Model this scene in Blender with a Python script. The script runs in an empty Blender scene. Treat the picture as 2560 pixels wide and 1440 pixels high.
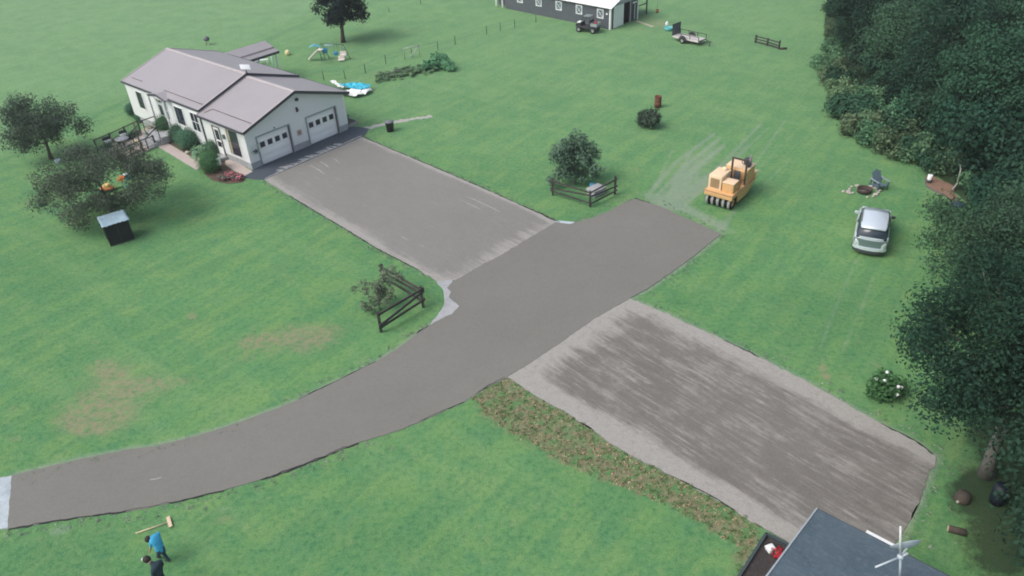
import bpy, bmesh, math, random
import numpy as np
from mathutils import Vector, Matrix
rad = math.radians
# ------------------------------------------------------------------ camera, sky, sun, exposure
SC = bpy.context.scene
COL = SC.collection
F, PITCH, ROLL, CAMH = 1930.0, rad(34.2), rad(3.0), 23.0      # focal length in 2560-px units
def cam_axes(p, r):
    cp, sp, cr, sr = math.cos(p), math.sin(p), math.cos(r), math.sin(r)
    right = np.array([1, 0, 0.]); fwd = np.array([0, cp, -sp]); down = np.array([0, -sp, -cp])
    return np.array([cr*right+sr*down, -sr*right+cr*down, fwd])
CR = cam_axes(PITCH, ROLL)
cd = bpy.data.cameras.new('camera'); cam = bpy.data.objects.new('camera', cd); COL.objects.link(cam)
cd.sensor_width = 36; cd.lens = F/2560*36; cd.clip_end = 3000; cd.clip_start = .1
m4 = Matrix.Identity(4)
for i in range(3):
    m4[i][0] = CR[0][i]; m4[i][1] = -CR[1][i]; m4[i][2] = -CR[2][i]
m4.translation = (0, 0, CAMH); cam.matrix_world = m4
SC.camera = cam
SUN_EL, SUN_AZ = 50, -112          # azimuth measured from +Y towards +X
w = bpy.data.worlds.new('World'); SC.world = w; w.use_nodes = True
nt = w.node_tree; bg = nt.nodes['Background']
sky = nt.nodes.new('ShaderNodeTexSky'); sky.sky_type = 'NISHITA'; sky.sun_disc = False
sky.sun_elevation = rad(SUN_EL); sky.sun_rotation = rad(SUN_AZ); sky.dust_density = 4.0; sky.air_density = 1.0; sky.ozone_density = 1.0
hs = nt.nodes.new('ShaderNodeHueSaturation'); hs.inputs['Saturation'].default_value = .66      # cloud cover greys the sky
nt.links.new(sky.outputs[0], hs.inputs['Color']); nt.links.new(hs.outputs[0], bg.inputs[0]); bg.inputs[1].default_value = 0.145
sl = bpy.data.lights.new('sun', 'SUN'); sl.energy = 0.95; sl.angle = rad(32); sl.color = (1, .96, .9)
so = bpy.data.objects.new('sun', sl); COL.objects.link(so); so.location = (-30, 0, 60)
sd = Vector((math.sin(rad(SUN_AZ))*math.cos(rad(SUN_EL)), math.cos(rad(SUN_AZ))*math.cos(rad(SUN_EL)), math.sin(rad(SUN_EL))))
so.rotation_euler = sd.to_track_quat('Z', 'Y').to_euler()
SC.view_settings.view_transform = 'Standard'; SC.view_settings.look = 'None'
SC.view_settings.exposure = 0.46; SC.view_settings.gamma = 1; SC.view_settings.use_curve_mapping = False
SC.render.engine = 'CYCLES'
SC.cycles.filter_width = 1.9; SC.cycles.max_bounces = 6; SC.cycles.transparent_max_bounces = 8

def ray(px, py):
    d = np.array([(px-1280)/F, (py-720)/F, 1.0]) @ CR
    return d
def at(px, py, z=0.0):
    d = ray(px, py); t = (z-CAMH)/d[2]
    return Vector((d[0]*t, d[1]*t, z))
def to_px(P):
    q = (np.asarray(P, float)-[0, 0, CAMH]) @ CR.T
    return np.stack([1280+F*q[..., 0]/q[..., 2], 720+F*q[..., 1]/q[..., 2]], -1)

# ------------------------------------------------------------------ materials
def new_mat(name):
    m = bpy.data.materials.new(name); m.use_nodes = True
    nt = m.node_tree; b = nt.nodes['Principled BSDF']
    return m, nt, b
def N(nt, t, **kw):
    n = nt.nodes.new(t)
    for k, v in kw.items():
        if k.startswith('i_'):
            n.inputs[k[2:].replace('_', ' ')].default_value = v
        elif isinstance(k, str) and k.startswith('n'):
            n.inputs[int(k[1:])].default_value = v
        else: setattr(n, k, v)
    return n
def noise(nt, vec, scale, detail=4, rough=.6):
    n = nt.nodes.new('ShaderNodeTexNoise'); n.inputs['Scale'].default_value = scale
    n.inputs['Detail'].default_value = detail; n.inputs['Roughness'].default_value = rough
    if vec is not None: nt.links.new(vec, n.inputs['Vector'])
    return n.outputs['Fac']
def maprange(nt, val, a, b, c=0., d=1., smooth=False):
    n = nt.nodes.new('ShaderNodeMapRange'); n.clamp = True
    if smooth: n.interpolation_type = 'SMOOTHSTEP'
    nt.links.new(val, n.inputs[0])
    for i, v in enumerate((a, b, c, d)): n.inputs[i+1].default_value = v
    return n.outputs[0]
def math_(nt, op, a, b=None, clamp=False):
    n = nt.nodes.new('ShaderNodeMath'); n.operation = op; n.use_clamp = clamp
    for i, v in enumerate((a, b)):
        if v is None: continue
        if isinstance(v, (int, float)): n.inputs[i].default_value = v
        else: nt.links.new(v, n.inputs[i])
    return n.outputs[0]
def mixc(nt, fac, a, b, mode='MIX'):
    n = nt.nodes.new('ShaderNodeMix'); n.data_type = 'RGBA'; n.blend_type = mode
    if isinstance(fac, (int, float)): n.inputs[0].default_value = fac
    else: nt.links.new(fac, n.inputs[0])
    for i, v in ((6, a), (7, b)):
        if isinstance(v, tuple): n.inputs[i].default_value = (*v, 1) if len(v) == 3 else v
        else: nt.links.new(v, n.inputs[i])
    return n.outputs[2]
def pos(nt):
    return nt.nodes.new('ShaderNodeNewGeometry').outputs['Position']
def scaled(nt, vec, s, rotz=0.):
    r = nt.nodes.new('ShaderNodeMapping'); nt.links.new(vec, r.inputs[0]); r.inputs['Rotation'].default_value = (0, 0, rotz)
    n = nt.nodes.new('ShaderNodeMapping'); nt.links.new(r.outputs[0], n.inputs[0]); n.inputs['Scale'].default_value = s
    return n.outputs[0]
def bump(nt, b, h, strength, dist=.02):
    n = nt.nodes.new('ShaderNodeBump'); n.inputs['Strength'].default_value = strength; n.inputs['Distance'].default_value = dist
    nt.links.new(h, n.inputs['Height']); nt.links.new(n.outputs[0], b.inputs['Normal'])
def mat(name, col, rough=.7, var=.18, scale=6., bmp=0., metal=0., spec=.4, dirt=None):
    m, nt, b = new_mat(name)
    tc = nt.nodes.new('ShaderNodeTexCoord').outputs['Object']
    n1 = noise(nt, tc, scale, 5, .65); n2 = noise(nt, tc, scale*7, 3, .6)
    f = maprange(nt, math_(nt, 'ADD', n1, math_(nt, 'MULTIPLY', n2, .6)), .45, 1.15)
    c = mixc(nt, f, tuple(v*(1-var) for v in col), tuple(min(1, v*(1+var)) for v in col))
    if dirt:
        n3 = noise(nt, tc, scale*.4, 6, .7)
        c = mixc(nt, maprange(nt, n3, .5, .72, 0, .7), c, dirt)
    nt.links.new(c, b.inputs['Base Color'])
    b.inputs['Roughness'].default_value = rough; b.inputs['Metallic'].default_value = metal
    b.inputs['Specular IOR Level'].default_value = spec
    if bmp: bump(nt, b, n2, bmp)
    return m
def leaf_mat(name, c0, c1, trans=.25):
    m, nt, b = new_mat(name)
    at_ = nt.nodes.new('ShaderNodeAttribute'); at_.attribute_name = 'tint'
    n1 = noise(nt, pos(nt), 1.1, 3, .6)
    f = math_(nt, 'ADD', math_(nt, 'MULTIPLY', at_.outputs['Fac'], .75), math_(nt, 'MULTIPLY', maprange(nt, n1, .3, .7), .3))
    oi = nt.nodes.new('ShaderNodeObjectInfo'); vr = maprange(nt, oi.outputs['Random'], 0, 1, .78, 1.3); cc = nt.nodes.new('ShaderNodeCombineColor')
    nt.links.new(math_(nt, 'MULTIPLY', vr, maprange(nt, math_(nt, 'FRACT', math_(nt, 'MULTIPLY', oi.outputs['Random'], 7.3)), 0, 1, .85, 1.25)), cc.inputs[0]); nt.links.new(vr, cc.inputs[1]); nt.links.new(vr, cc.inputs[2])
    c = mixc(nt, 1., mixc(nt, f, c0, c1), cc.outputs[0], 'MULTIPLY')
    nt.links.new(c, b.inputs['Base Color']); b.inputs['Roughness'].default_value = .75; b.inputs['Specular IOR Level'].default_value = .12
    tr = nt.nodes.new('ShaderNodeBsdfTranslucent'); nt.links.new(c, tr.inputs[0])
    mx = nt.nodes.new('ShaderNodeMixShader'); mx.inputs[0].default_value = trans
    nt.links.new(b.outputs[0], mx.inputs[1]); nt.links.new(tr.outputs[0], mx.inputs[2])
    nt.links.new(mx.outputs[0], nt.nodes['Material Output'].inputs[0])
    return m
def glass_mat(name, col=(.015, .02, .03)):
    m, nt, b = new_mat(name)
    n = noise(nt, nt.nodes.new('ShaderNodeTexCoord').outputs['Object'], 1.2, 2)
    nt.links.new(mixc(nt, n, col, tuple(v*2 for v in col)), b.inputs['Base Color'])
    b.inputs['Roughness'].default_value = .08; b.inputs['Specular IOR Level'].default_value = .5
    return m

# ------------------------------------------------------------------ mesh helpers
class MB:
    def __init__(s): s.v = []; s.f = []; s.mi = []; s.sm = []
    def add(s, vs, fs, mi=0, smooth=False):
        o = len(s.v); s.v += [tuple(p) for p in vs]
        for f in fs: s.f.append([o+i for i in f]); s.mi.append(mi); s.sm.append(smooth)
        return s
    def box(s, lo, hi, mi=0, M=None):
        x0, y0, z0 = lo; x1, y1, z1 = hi
        vs = [Vector(p) for p in ((x0, y0, z0), (x1, y0, z0), (x1, y1, z0), (x0, y1, z0), (x0, y0, z1), (x1, y0, z1), (x1, y1, z1), (x0, y1, z1))]
        if M is not None: vs = [M @ p for p in vs]
        return s.add(vs, [(3, 2, 1, 0), (4, 5, 6, 7), (0, 1, 5, 4), (1, 2, 6, 5), (2, 3, 7, 6), (3, 0, 4, 7)], mi)
    def bbox(s, lo, hi, b=.03, mi=0, M=None):            # box with chamfered edges
        bm = bmesh.new(); bmesh.ops.create_cube(bm, size=1)
        for v in bm.verts: v.co = Vector([(lo[i]+hi[i])/2+v.co[i]*(hi[i]-lo[i]) for i in range(3)])
        bmesh.ops.bevel(bm, geom=bm.edges[:], offset=b, segments=2, affect='EDGES', profile=.6)
        bm.verts.index_update()
        vs = [v.co.copy() for v in bm.verts]
        if M is not None: vs = [M @ p for p in vs]
        s.add(vs, [[v.index for v in f.verts] for f in bm.faces], mi, True); bm.free(); return s
    def beam(s, a, b, w, h=None, mi=0, up=(0, 0, 1)):      # rectangular bar
        a = Vector(a); b = Vector(b); h = h or w; d = (b-a).normalized(); u = Vector(up)
        if abs(d.dot(u)) > .98: u = Vector((1, 0, 0))
        x = d.cross(u).normalized()*w/2; y = x.cross(d).normalized()*h/2
        vs = [a-x-y, a+x-y, a+x+y, a-x+y, b-x-y, b+x-y, b+x+y, b-x+y]
        return s.add(vs, [(3, 2, 1, 0), (4, 5, 6, 7), (0, 1, 5, 4), (1, 2, 6, 5), (2, 3, 7, 6), (3, 0, 4, 7)], mi)
    def tube(s, pts, rs, n=8, mi=0, caps=True):
        pts = [Vector(p) for p in pts]
        if isinstance(rs, (int, float)): rs = [rs]*len(pts)
        vs = []; fs = []; pu = None
        for i, p in enumerate(pts):
            d = (pts[min(i+1, len(pts)-1)]-pts[max(i-1, 0)]).normalized()
            u = Vector((0, 0, 1)) if abs(d.z) < .95 else Vector((1, 0, 0))
            if pu is not None: u = pu
            x = d.cross(u).normalized(); y = x.cross(d).normalized(); pu = y
            for k in range(n):
                a = 2*math.pi*k/n; vs.append(p+(x*math.cos(a)+y*math.sin(a))*rs[i])
        for i in range(len(pts)-1):
            for k in range(n): fs.append((i*n+k, i*n+(k+1) % n, (i+1)*n+(k+1) % n, (i+1)*n+k))
        s.add(vs, fs, mi, True)
        if caps:
            o = len(s.v)-len(vs)
            s.f.append([o+k for k in range(n)][::-1]); s.mi.append(mi); s.sm.append(False)
            s.f.append([o+(len(pts)-1)*n+k for k in range(n)]); s.mi.append(mi); s.sm.append(False)
        return s
    def prism(s, poly, axis, a, b, mi=0):                 # extrude a 2-D polygon along an axis
        def P(u, v, t):
            return (t, u, v) if axis == 'x' else (u, t, v) if axis == 'y' else (u, v, t)
        n = len(poly); vs = [P(u, v, a) for u, v in poly]+[P(u, v, b) for u, v in poly]
        fs = [tuple(range(n))[::-1], tuple(range(n, 2*n))]+[(i, (i+1) % n, n+(i+1) % n, n+i) for i in range(n)]
        return s.add(vs, fs, mi)
    def lathe(s, prof, c=(0, 0, 0), n=16, mi=0, smooth=True):
        vs = []; fs = []
        for r, z in prof:
            for k in range(n):
                a = 2*math.pi*k/n; vs.append((c[0]+r*math.cos(a), c[1]+r*math.sin(a), c[2]+z))
        for i in range(len(prof)-1):
            for k in range(n): fs.append((i*n+k, i*n+(k+1) % n, (i+1)*n+(k+1) % n, (i+1)*n+k))
        if prof[0][0] > 1e-4: fs.append(tuple(range(n))[::-1])
        if prof[-1][0] > 1e-4: fs.append(tuple((len(prof)-1)*n+k for k in range(n)))
        return s.add(vs, fs, mi, smooth)
    def ball(s, c, r, n=10, sq=(1, 1, 1), rough=0, seed=0, mi=0):
        rg = random.Random(seed); vs = []; fs = []; m = n//2+1
        for i in range(m+1):
            t = math.pi*i/m
            for k in range(n):
                a = 2*math.pi*k/n; q = r*(1+rg.uniform(-rough, rough))
                vs.append((c[0]+sq[0]*q*math.sin(t)*math.cos(a), c[1]+sq[1]*q*math.sin(t)*math.sin(a), c[2]+sq[2]*q*math.cos(t)))
        for i in range(m):
            for k in range(n): fs.append((i*n+k, (i+1)*n+k, (i+1)*n+(k+1) % n, i*n+(k+1) % n))
        return s.add(vs, fs, mi, True)
    def build(s, name, mats, parent=None, loc=None):
        me = bpy.data.meshes.new(name); me.from_pydata(s.v, [], s.f)
        mats = mats if isinstance(mats, (list, tuple)) else [mats]
        for m in mats: me.materials.append(m)
        me.polygons.foreach_set('material_index', s.mi); me.polygons.foreach_set('use_smooth', s.sm)
        bm = bmesh.new(); bm.from_mesh(me); bmesh.ops.remove_doubles(bm, verts=bm.verts, dist=1e-5)
        bmesh.ops.recalc_face_normals(bm, faces=bm.faces); bm.to_mesh(me); bm.free()
        o = bpy.data.objects.new(name, me); COL.objects.link(o)
        if parent: o.parent = parent
        if loc is not None: o.location = loc
        return o
def tag(o, label, cat, group=None):
    o['label'] = label; o['category'] = cat
    if group: o['group'] = group
    return o
def thing(name, label, cat, loc=(0, 0, 0), rotz=0., group=None):
    o = bpy.data.objects.new(name, None); COL.objects.link(o); o.empty_display_size = .3
    o.location = loc; o.rotation_euler = (0, 0, rotz)
    return tag(o, label, cat, group)
def struct(o): o['kind'] = 'structure'; return o
def stuff(o): o['kind'] = 'stuff'; return o
def dup(root, loc, rotz=0., scale=1., label=None, group=None):
    r = root.copy(); COL.objects.link(r); r.location = loc; r.rotation_euler = (0, 0, rotz)
    r.scale = scale if isinstance(scale, tuple) else (scale,)*3
    if label: r['label'] = label
    if group: r['group'] = group
    for ch in list(root.children):
        c = ch.copy(); COL.objects.link(c); c.parent = r
        for g in ch.children:
            d = g.copy(); COL.objects.link(d); d.parent = c
    return r

# ------------------------------------------------------------------ outlines (traced on the ground)
ROAD_TOP = [(30, 1190), (131, 1165), (196, 1150), (260, 1137), (321, 1124), (388, 1116), (458, 1099), (550, 1073), (626, 1046), (703, 1018), (746, 1000), (850, 950), (940, 905), (1000, 868), (1050, 830), (1086, 806)]
ROAD_CORNER = [(1130, 786), (1148, 766), (1133, 754), (1122, 744), (1127, 730), (1118, 720), (1130, 707)]
SEAM_UP = [(1130, 707), (1190, 672), (1250, 640), (1320, 598), (1390, 556)]
ROAD_NE = [(1424, 561), (1480, 546), (1530, 525), (1562, 506), (1585, 497)]
ROAD_END = [(1585, 497), (1622, 508), (1660, 520), (1720, 549), (1760, 566), (1802, 586)]
ROAD_SE = [(1802, 586), (1740, 636), (1680, 681), (1620, 722), (1575, 746)]
SEAM_LOW = [(1575, 746), (1480, 801), (1400, 858), (1330, 905), (1268, 943)]
ROAD_BOT = [(1268, 943), (1215, 969), (1160, 1004), (1080, 1041), (1000, 1076), (900, 1106), (800, 1146), (720, 1178), (650, 1200), (560, 1226), (460, 1250), (380, 1268), (300, 1281), (200, 1293), (120, 1306), (20, 1322)]
UP_NE = [(905, 343), (1000, 383), (1100, 425), (1200, 468), (1300, 513), (1360, 540), (1390, 556)]
UP_SW = [(660, 450), (724, 489), (802, 536), (877, 580), (940, 620), (1002, 652), (1046, 674), (1093, 705)]
LOW_NE = [(1575, 746), (1639, 773), (1736, 817), (1809, 851), (1897, 894), (2000, 945), (2100, 1002), (2143, 1027), (2203, 1060), (2287, 1103), (2340, 1142)]
LOW_E = [(2340, 1142), (2338, 1160), (2317, 1197), (2300, 1247), (2280, 1287), (2255, 1332), (2215, 1400)]
LOW_SW = [(1268, 943), (1333, 987), (1396, 1021), (1469, 1065), (1518, 1103), (1566, 1133), (1639, 1167), (1702, 1201), (1775, 1240), (1838, 1278), (1897, 1313), (1960, 1350), (2060, 1410)]
def W2(l): return np.array([at(*p)[:2] for p in l])
def dist_poly(P, line):                                    # distance of ground points to a polyline
    d = np.full(len(P), 1e9)
    for a, b in zip(line[:-1], line[1:]):
        ab = b-a; t = np.clip(((P-a)@ab)/(ab@ab+1e-9), 0, 1)
        d = np.minimum(d, np.hypot(*(P-a-t[:, None]*ab).T))
    return d
def inside(P, poly):
    c = np.zeros(len(P), bool); n = len(poly)
    for i in range(n):
        x0, y0 = poly[i]; x1, y1 = poly[(i+1) % n]
        k = ((y0 > P[:, 1]) != (y1 > P[:, 1])) & (P[:, 0] < (x1-x0)*(P[:, 1]-y0)/((y1-y0) or 1e-9)+x0)
        c ^= k
    return c

# ------------------------------------------------------------------ ground
def grid_axis(lo, hi, step, far):
    a = np.arange(lo, hi+1e-6, step)
    o = np.array([6, 14, 30, 60, 120, 250, 500, 900.])
    return np.concatenate([lo-o[::-1], a, hi+o])
gx = grid_axis(-64, 58, .18, 900); gy = grid_axis(12, 110, .18, 900)
GX, GY = np.meshgrid(gx, gy); GP = np.stack([GX.ravel(), GY.ravel()], -1)
front = GP[:, 1] > 5
pxy = np.full((len(GP), 2), -9999.); pxy[front] = to_px(np.c_[GP[front], np.zeros(front.sum())])
def blob(cx, cy, rx, ry, ang=0.):
    a = rad(ang); dx = pxy[:, 0]-cx; dy = pxy[:, 1]-cy
    u = (dx*math.cos(a)+dy*math.sin(a))/rx; v = (-dx*math.sin(a)+dy*math.cos(a))/ry
    return np.exp(-(u*u+v*v)*1.1)
dry = np.zeros(len(GP)); dust = np.zeros(len(GP)); lush_shade = np.zeros(len(GP)); pale = np.zeros(len(GP)); weed = np.zeros(len(GP)); soil = np.zeros(len(GP))
for b in [(790, 850, 70, 34, -15, .9), (690, 840, 160, 40, -8, .5), (300, 950, 150, 70, -5, .5), (230, 1040, 150, 60, -5, .55), (620, 900, 120, 30, -12, .35), (640, 852, 50, 16, -10, .6), (265, 922, 42, 26, 10, .9), (320, 968, 80, 26, -8, .6), (250, 1042, 85, 38, -8, 1.), (205, 1068, 50, 18, 5, .9), (30, 1098, 30, 12, 0, .7),
          (720, 842, 100, 20, -10, .45), (560, 1300, 60, 25, -10, .6), (1390, 212, 60, 10, 0, .45), (1262, 385, 34, 8, 10, .5), (1330, 400, 40, 9, 10, .35), (2060, 925, 14, 34, -18, 1.1), (2030, 868, 9, 9, 0, .8), (2192, 914, 20, 8, 35, .9),
          (480, 792, 18, 10, 0, 1.2), (300, 250, 90, 10, -15, .35), (780, 160, 40, 7, 0, .6), (960, 185, 60, 7, -15, .7), (930, 225, 26, 12, 0, .6), (1650, 60, 60, 16, 15, .8), (1600, 76, 60, 8, 10, .5), (1560, 110, 70, 8, 0, .4),
          (1230, 80, 60, 8, -8, .4), (1880, 220, 60, 12, 0, .3), (1750, 270, 60, 10, 0, .3), (1590, 425, 22, 8, 0, .6), (1440, 520, 60, 9, 0, .4), (420, 960, 130, 18, -8, .4), (900, 900, 60, 12, -25, .4), (110, 950, 70, 14, 0, .3), (1000, 1180, 120, 20, -10, .25), (690, 1330, 60, 25, 0, .3), (880, 40, 200, 9, -12, .3), (1330, 240, 90, 8, 5, .3), (2480, 1330, 120, 50, 0, .5), (2420, 1180, 60, 30, 0, .5)]:
    dry += blob(*b[:5])*b[5]
for b in [(1640, 500, 50, 14, 20, 1.), (1720, 525, 60, 14, 25, 1.2), (1790, 560, 50, 16, 25, 1.), (1700, 470, 70, 40, -45, .7), (1740, 420, 80, 40, -45, .35), (1660, 540, 60, 7, 22, 1.), (560, 1272, 40, 6, -8, .7), (150, 1325, 34, 14, -10, 1.1), (480, 1265, 40, 5, -8, .8), (1040, 1058, 40, 6, -20, .8), (1320, 215, 80, 5, 0, .2), (2300, 1260, 12, 28, 20, 1.), (2310, 1220, 10, 30, 10, .8)]:
    dust += blob(*b[:5])*b[5]
def stroke(line, wpx, amp):
    d = dist_poly(pxy, np.array(line, float)); return np.exp(-(d/wpx)**2)*amp
for l, wd, amp in [([(1625, 482), (1690, 405), (1785, 335)], 5, .9), ([(1640, 490), (1720, 410), (1800, 345)], 4, .8), ([(1660, 497), (1740, 420), (1812, 362)], 5, .8), ([(1700, 500), (1790, 425), (1902, 310)], 5, 1.), ([(1716, 508), (1806, 432), (1918, 322)], 4, .8), ([(1880, 420), (1962, 303)], 4, .9), ([(1870, 450), (1975, 340)], 4, .6), ([(1635, 470), (1685, 368)], 5, .7), ([(1730, 490), (1830, 400), (1870, 360)], 4, .7), ([(1680, 470), (1725, 385)], 5, .6), ([(1890, 480), (1975, 400)], 4, .6), ([(1840, 520), (1800, 575)], 8, .7), ([(1660, 510), (1800, 440)], 24, .45), ([(1700, 440), (1790, 370)], 24, .35),
                   ([(2142, 650), (2092, 760), (2050, 870)], 6, .72), ([(2186, 690), (2150, 780), (2105, 880)], 6, .72), ([(1960, 60), (1850, 150)], 6, .2)]:
    dust += stroke(l, wd, amp)
for l, wd, amp in [([(0, 405), (120, 350), (330, 243)], 5, .9), ([(640, 118), (700, 85), (800, 42)], 5, 1.), ([(800, 42), (960, -5)], 6, .6), ([(1700, 30), (1830, 90), (2040, 150)], 16, .45), ([(1560, 190), (1760, 180), (2040, 240)], 30, .25), ([(860, 200), (965, 165), (1290, 70)], 3, .4)]:
    lush_shade += stroke(l, wd, amp)
dry += stroke([(830, 210), (900, 190), (1010, 160)], 4, .5)+stroke([(10, 412), (130, 358), (335, 250)], 3, .4)
for b in [(900, 1350, 200, 60, 0, .35), (2050, 780, 160, 90, 0, .5), (150, 1400, 200, 60, 0, .5), (2050, 420, 100, 80, 0, .2), (100, 700, 200, 60, 0, .35), (480, 792, 34, 20, 0, .6), (1310, 130, 60, 9, -10, .4), (1695, 757, 26, 9, 15, 1.), (1050, 110, 60, 8, -10, .4), (350, 560, 120, 70, 0, .4), (400, 600, 300, 12, -12, .3), (300, 690, 300, 10, -10, .3), (1900, 560, 70, 24, 20, .35), (1450, 490, 50, 12, 10, .4)]:
    lush_shade += blob(*b[:5])*b[5]  # bottom and pen blobs put shade into the grass colour; the rest is growth
lush_shade -= blob(480, 792, 18, 10)*.9
# the hay field beyond the dark boundary line is paler
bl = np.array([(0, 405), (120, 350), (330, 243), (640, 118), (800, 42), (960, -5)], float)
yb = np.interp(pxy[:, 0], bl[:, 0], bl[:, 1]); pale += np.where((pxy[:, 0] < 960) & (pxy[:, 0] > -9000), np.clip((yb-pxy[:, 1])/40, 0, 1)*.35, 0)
pale += .75*np.clip((520-pxy[:, 1])/560, 0, 1)*(pxy[:, 0] > -9000)  # lawn fades paler with distance, painted into its colour
WEED = W2([(1268, 943), *LOW_SW[1:11], (1905, 1340), (1880, 1380), (1850, 1450), (1835, 1400), (1840, 1370), (1740, 1302), (1660, 1262), (1540, 1212), (1420, 1165), (1330, 1112), (1260, 1077), (1215, 1040), (1178, 992)])
wd_ = dist_poly(GP, np.vstack([WEED, WEED[:1]])); weed = np.where(inside(GP, WEED), .5+np.clip(wd_*.7, 0, .5), np.clip(.5-wd_*.7, 0, .5))
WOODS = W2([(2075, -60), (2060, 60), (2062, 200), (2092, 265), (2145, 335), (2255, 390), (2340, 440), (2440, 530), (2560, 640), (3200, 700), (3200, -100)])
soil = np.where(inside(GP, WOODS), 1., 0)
soil += blob(2530, 1260, 130, 150)*1.0+blob(2420, 1230, 70, 60)*.6+blob(2500, 1400, 110, 80)*.6+blob(2480, 1080, 90, 60)*.7  # blobs put the near tree's shade into the ground colour; the wood is soil
for l in (ROAD_TOP, ROAD_BOT[6:12], UP_SW, ROAD_SE, LOW_NE, UP_NE, ROAD_NE, LOW_E):
    d = dist_poly(GP, W2(l)); dust = np.maximum(dust, np.exp(-(d/.26)**2)*(1.1 if l in (ROAD_TOP, ROAD_SE, LOW_NE, LOW_E) else .35))
me = bpy.data.meshes.new('ground'); nx, ny = len(gx), len(gy)
idx = np.arange(nx*ny).reshape(ny, nx)
qs = np.stack([idx[:-1, :-1], idx[:-1, 1:], idx[1:, 1:], idx[1:, :-1]], -1).reshape(-1, 4)
rng0 = np.random.default_rng(3)
me.vertices.add(nx*ny); me.vertices.foreach_set('co', np.c_[GP, np.zeros(len(GP))].astype(np.float32).ravel())
me.loops.add(qs.size); me.loops.foreach_set('vertex_index', qs.ravel().astype(np.int32))
me.polygons.add(len(qs)); me.polygons.foreach_set('loop_start', (np.arange(len(qs))*4).astype(np.int32))
me.update(calc_edges=True)
for nm, chans in (('mask', (dry, dust, lush_shade, pale)), ('mask2', (weed, soil, dry*0, dry*0))):
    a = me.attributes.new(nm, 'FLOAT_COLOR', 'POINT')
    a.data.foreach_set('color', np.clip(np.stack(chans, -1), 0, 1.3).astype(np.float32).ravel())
def ground_mat():
    m, nt, b = new_mat('lawn'); P = pos(nt)
    A1 = nt.nodes.new('ShaderNodeAttribute'); A1.attribute_name = 'mask'
    A2 = nt.nodes.new('ShaderNodeAttribute'); A2.attribute_name = 'mask2'
    s1 = nt.nodes.new('ShaderNodeSeparateColor'); nt.links.new(A1.outputs['Color'], s1.inputs[0])
    s2 = nt.nodes.new('ShaderNodeSeparateColor'); nt.links.new(A2.outputs['Color'], s2.inputs[0])
    big = noise(nt, P, .09, 4, .6); mid = noise(nt, P, .55, 5, .65); fine = noise(nt, P, 4.5, 5, .7); vf = noise(nt, P, 22, 3, .7)
    stk = noise(nt, scaled(nt, P, (.9, .08, 1), rad(38)), 1.6, 4, .6)       # mowing passes
    stk2 = noise(nt, scaled(nt, P, (.5, .06, 1), rad(-50)), 1.3, 4, .6)
    th = noise(nt, P, 1.7, 6, .75); dn = noise(nt, P, 1.1, 7, .75)
    g = mixc(nt, maprange(nt, big, .32, .68), (0.075, 0.215, 0.082), (0.126, 0.286, 0.111))
    g = mixc(nt, maprange(nt, mid, .42, .66, 0, .7), g, (0.178, 0.306, 0.102))
    g = mixc(nt, maprange(nt, noise(nt, P, .8, 4, .6), .5, .68, 0, .7), g, (0.065, 0.215, 0.108))
    g = mixc(nt, maprange(nt, noise(nt, P, .33, 5, .65), .52, .7, 0, .6), g, (0.212, 0.320, 0.121))
    g = mixc(nt, maprange(nt, stk, .46, .56, 0, .5), g, (0.060, 0.193, 0.089))
    g = mixc(nt, maprange(nt, stk2, .5, .66, 0, .4), g, (0.189, 0.326, 0.137))
    g = mixc(nt, math_(nt, 'MULTIPLY', s1.outputs[2], .85, True), g, (0.047, 0.166, 0.073))
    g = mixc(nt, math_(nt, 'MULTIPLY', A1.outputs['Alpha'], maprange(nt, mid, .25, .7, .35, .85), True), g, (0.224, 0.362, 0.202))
    # tiny clumps, thatch and clover
    g = mixc(nt, maprange(nt, fine, .38, .72, 0, .55), g, (0.182, 0.326, 0.125))
    g = mixc(nt, maprange(nt, fine, .50, .3, 0, .6), g, (0.054, 0.168, 0.064))
    g = mixc(nt, maprange(nt, th, .56, .74, 0, .5), g, (0.276, 0.310, 0.159))
    g = mixc(nt, maprange(nt, noise(nt, P, 2.6, 6, .8), .6, .68, 0, .45), g, (0.054, 0.179, 0.083))
    def lay(f, amp=1., lo=.38, hi=.62, n=None, q=1.3):
        k = math_(nt, 'ADD', f, math_(nt, 'MULTIPLY', math_(nt, 'SUBTRACT', n or th, .5), q))
        return math_(nt, 'MULTIPLY', maprange(nt, k, lo, hi), amp)
    g = mixc(nt, math_(nt, 'MULTIPLY', lay(s1.outputs[0], .8, .35, 1.0, noise(nt, P, 1.5, 9, .85), 2.6), maprange(nt, noise(nt, P, 3.3, 6, .8), .42, .58, .15, 1)), g, mixc(nt, fine, (.32, .24, .17), (.29, .26, .17)))
    g = mixc(nt, lay(s1.outputs[1], .62, .3, 1.2, dn), g, mixc(nt, fine, (.22, .28, .215), (.33, .375, .31)))
    wc = mixc(nt, maprange(nt, fine, .35, .65), (.14, .145, .08), (.26, .25, .15))
    wc = mixc(nt, maprange(nt, th, .47, .62), wc, (.09, .24, .085))
    g = mixc(nt, lay(s2.outputs[0], 1., .4, .65, dn), g, wc)
    g = mixc(nt, lay(s2.outputs[1], .9, .35, .75), g, mixc(nt, fine, (.022, .05, .026), (.045, .062, .032)))  # dark green tone, forest floor and painted tree shade
    v = maprange(nt, vf, .28, .72, .68, 1.32)
    vv = nt.nodes.new('ShaderNodeCombineColor')
    for i in range(3): nt.links.new(v, vv.inputs[i])
    g = mixc(nt, 1., g, vv.outputs[0], 'MULTIPLY')
    nt.links.new(g, b.inputs['Base Color']); b.inputs['Roughness'].default_value = .9; b.inputs['Specular IOR Level'].default_value = .15
    hh = math_(nt, 'ADD', math_(nt, 'MULTIPLY', fine, 1.2), vf)
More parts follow.
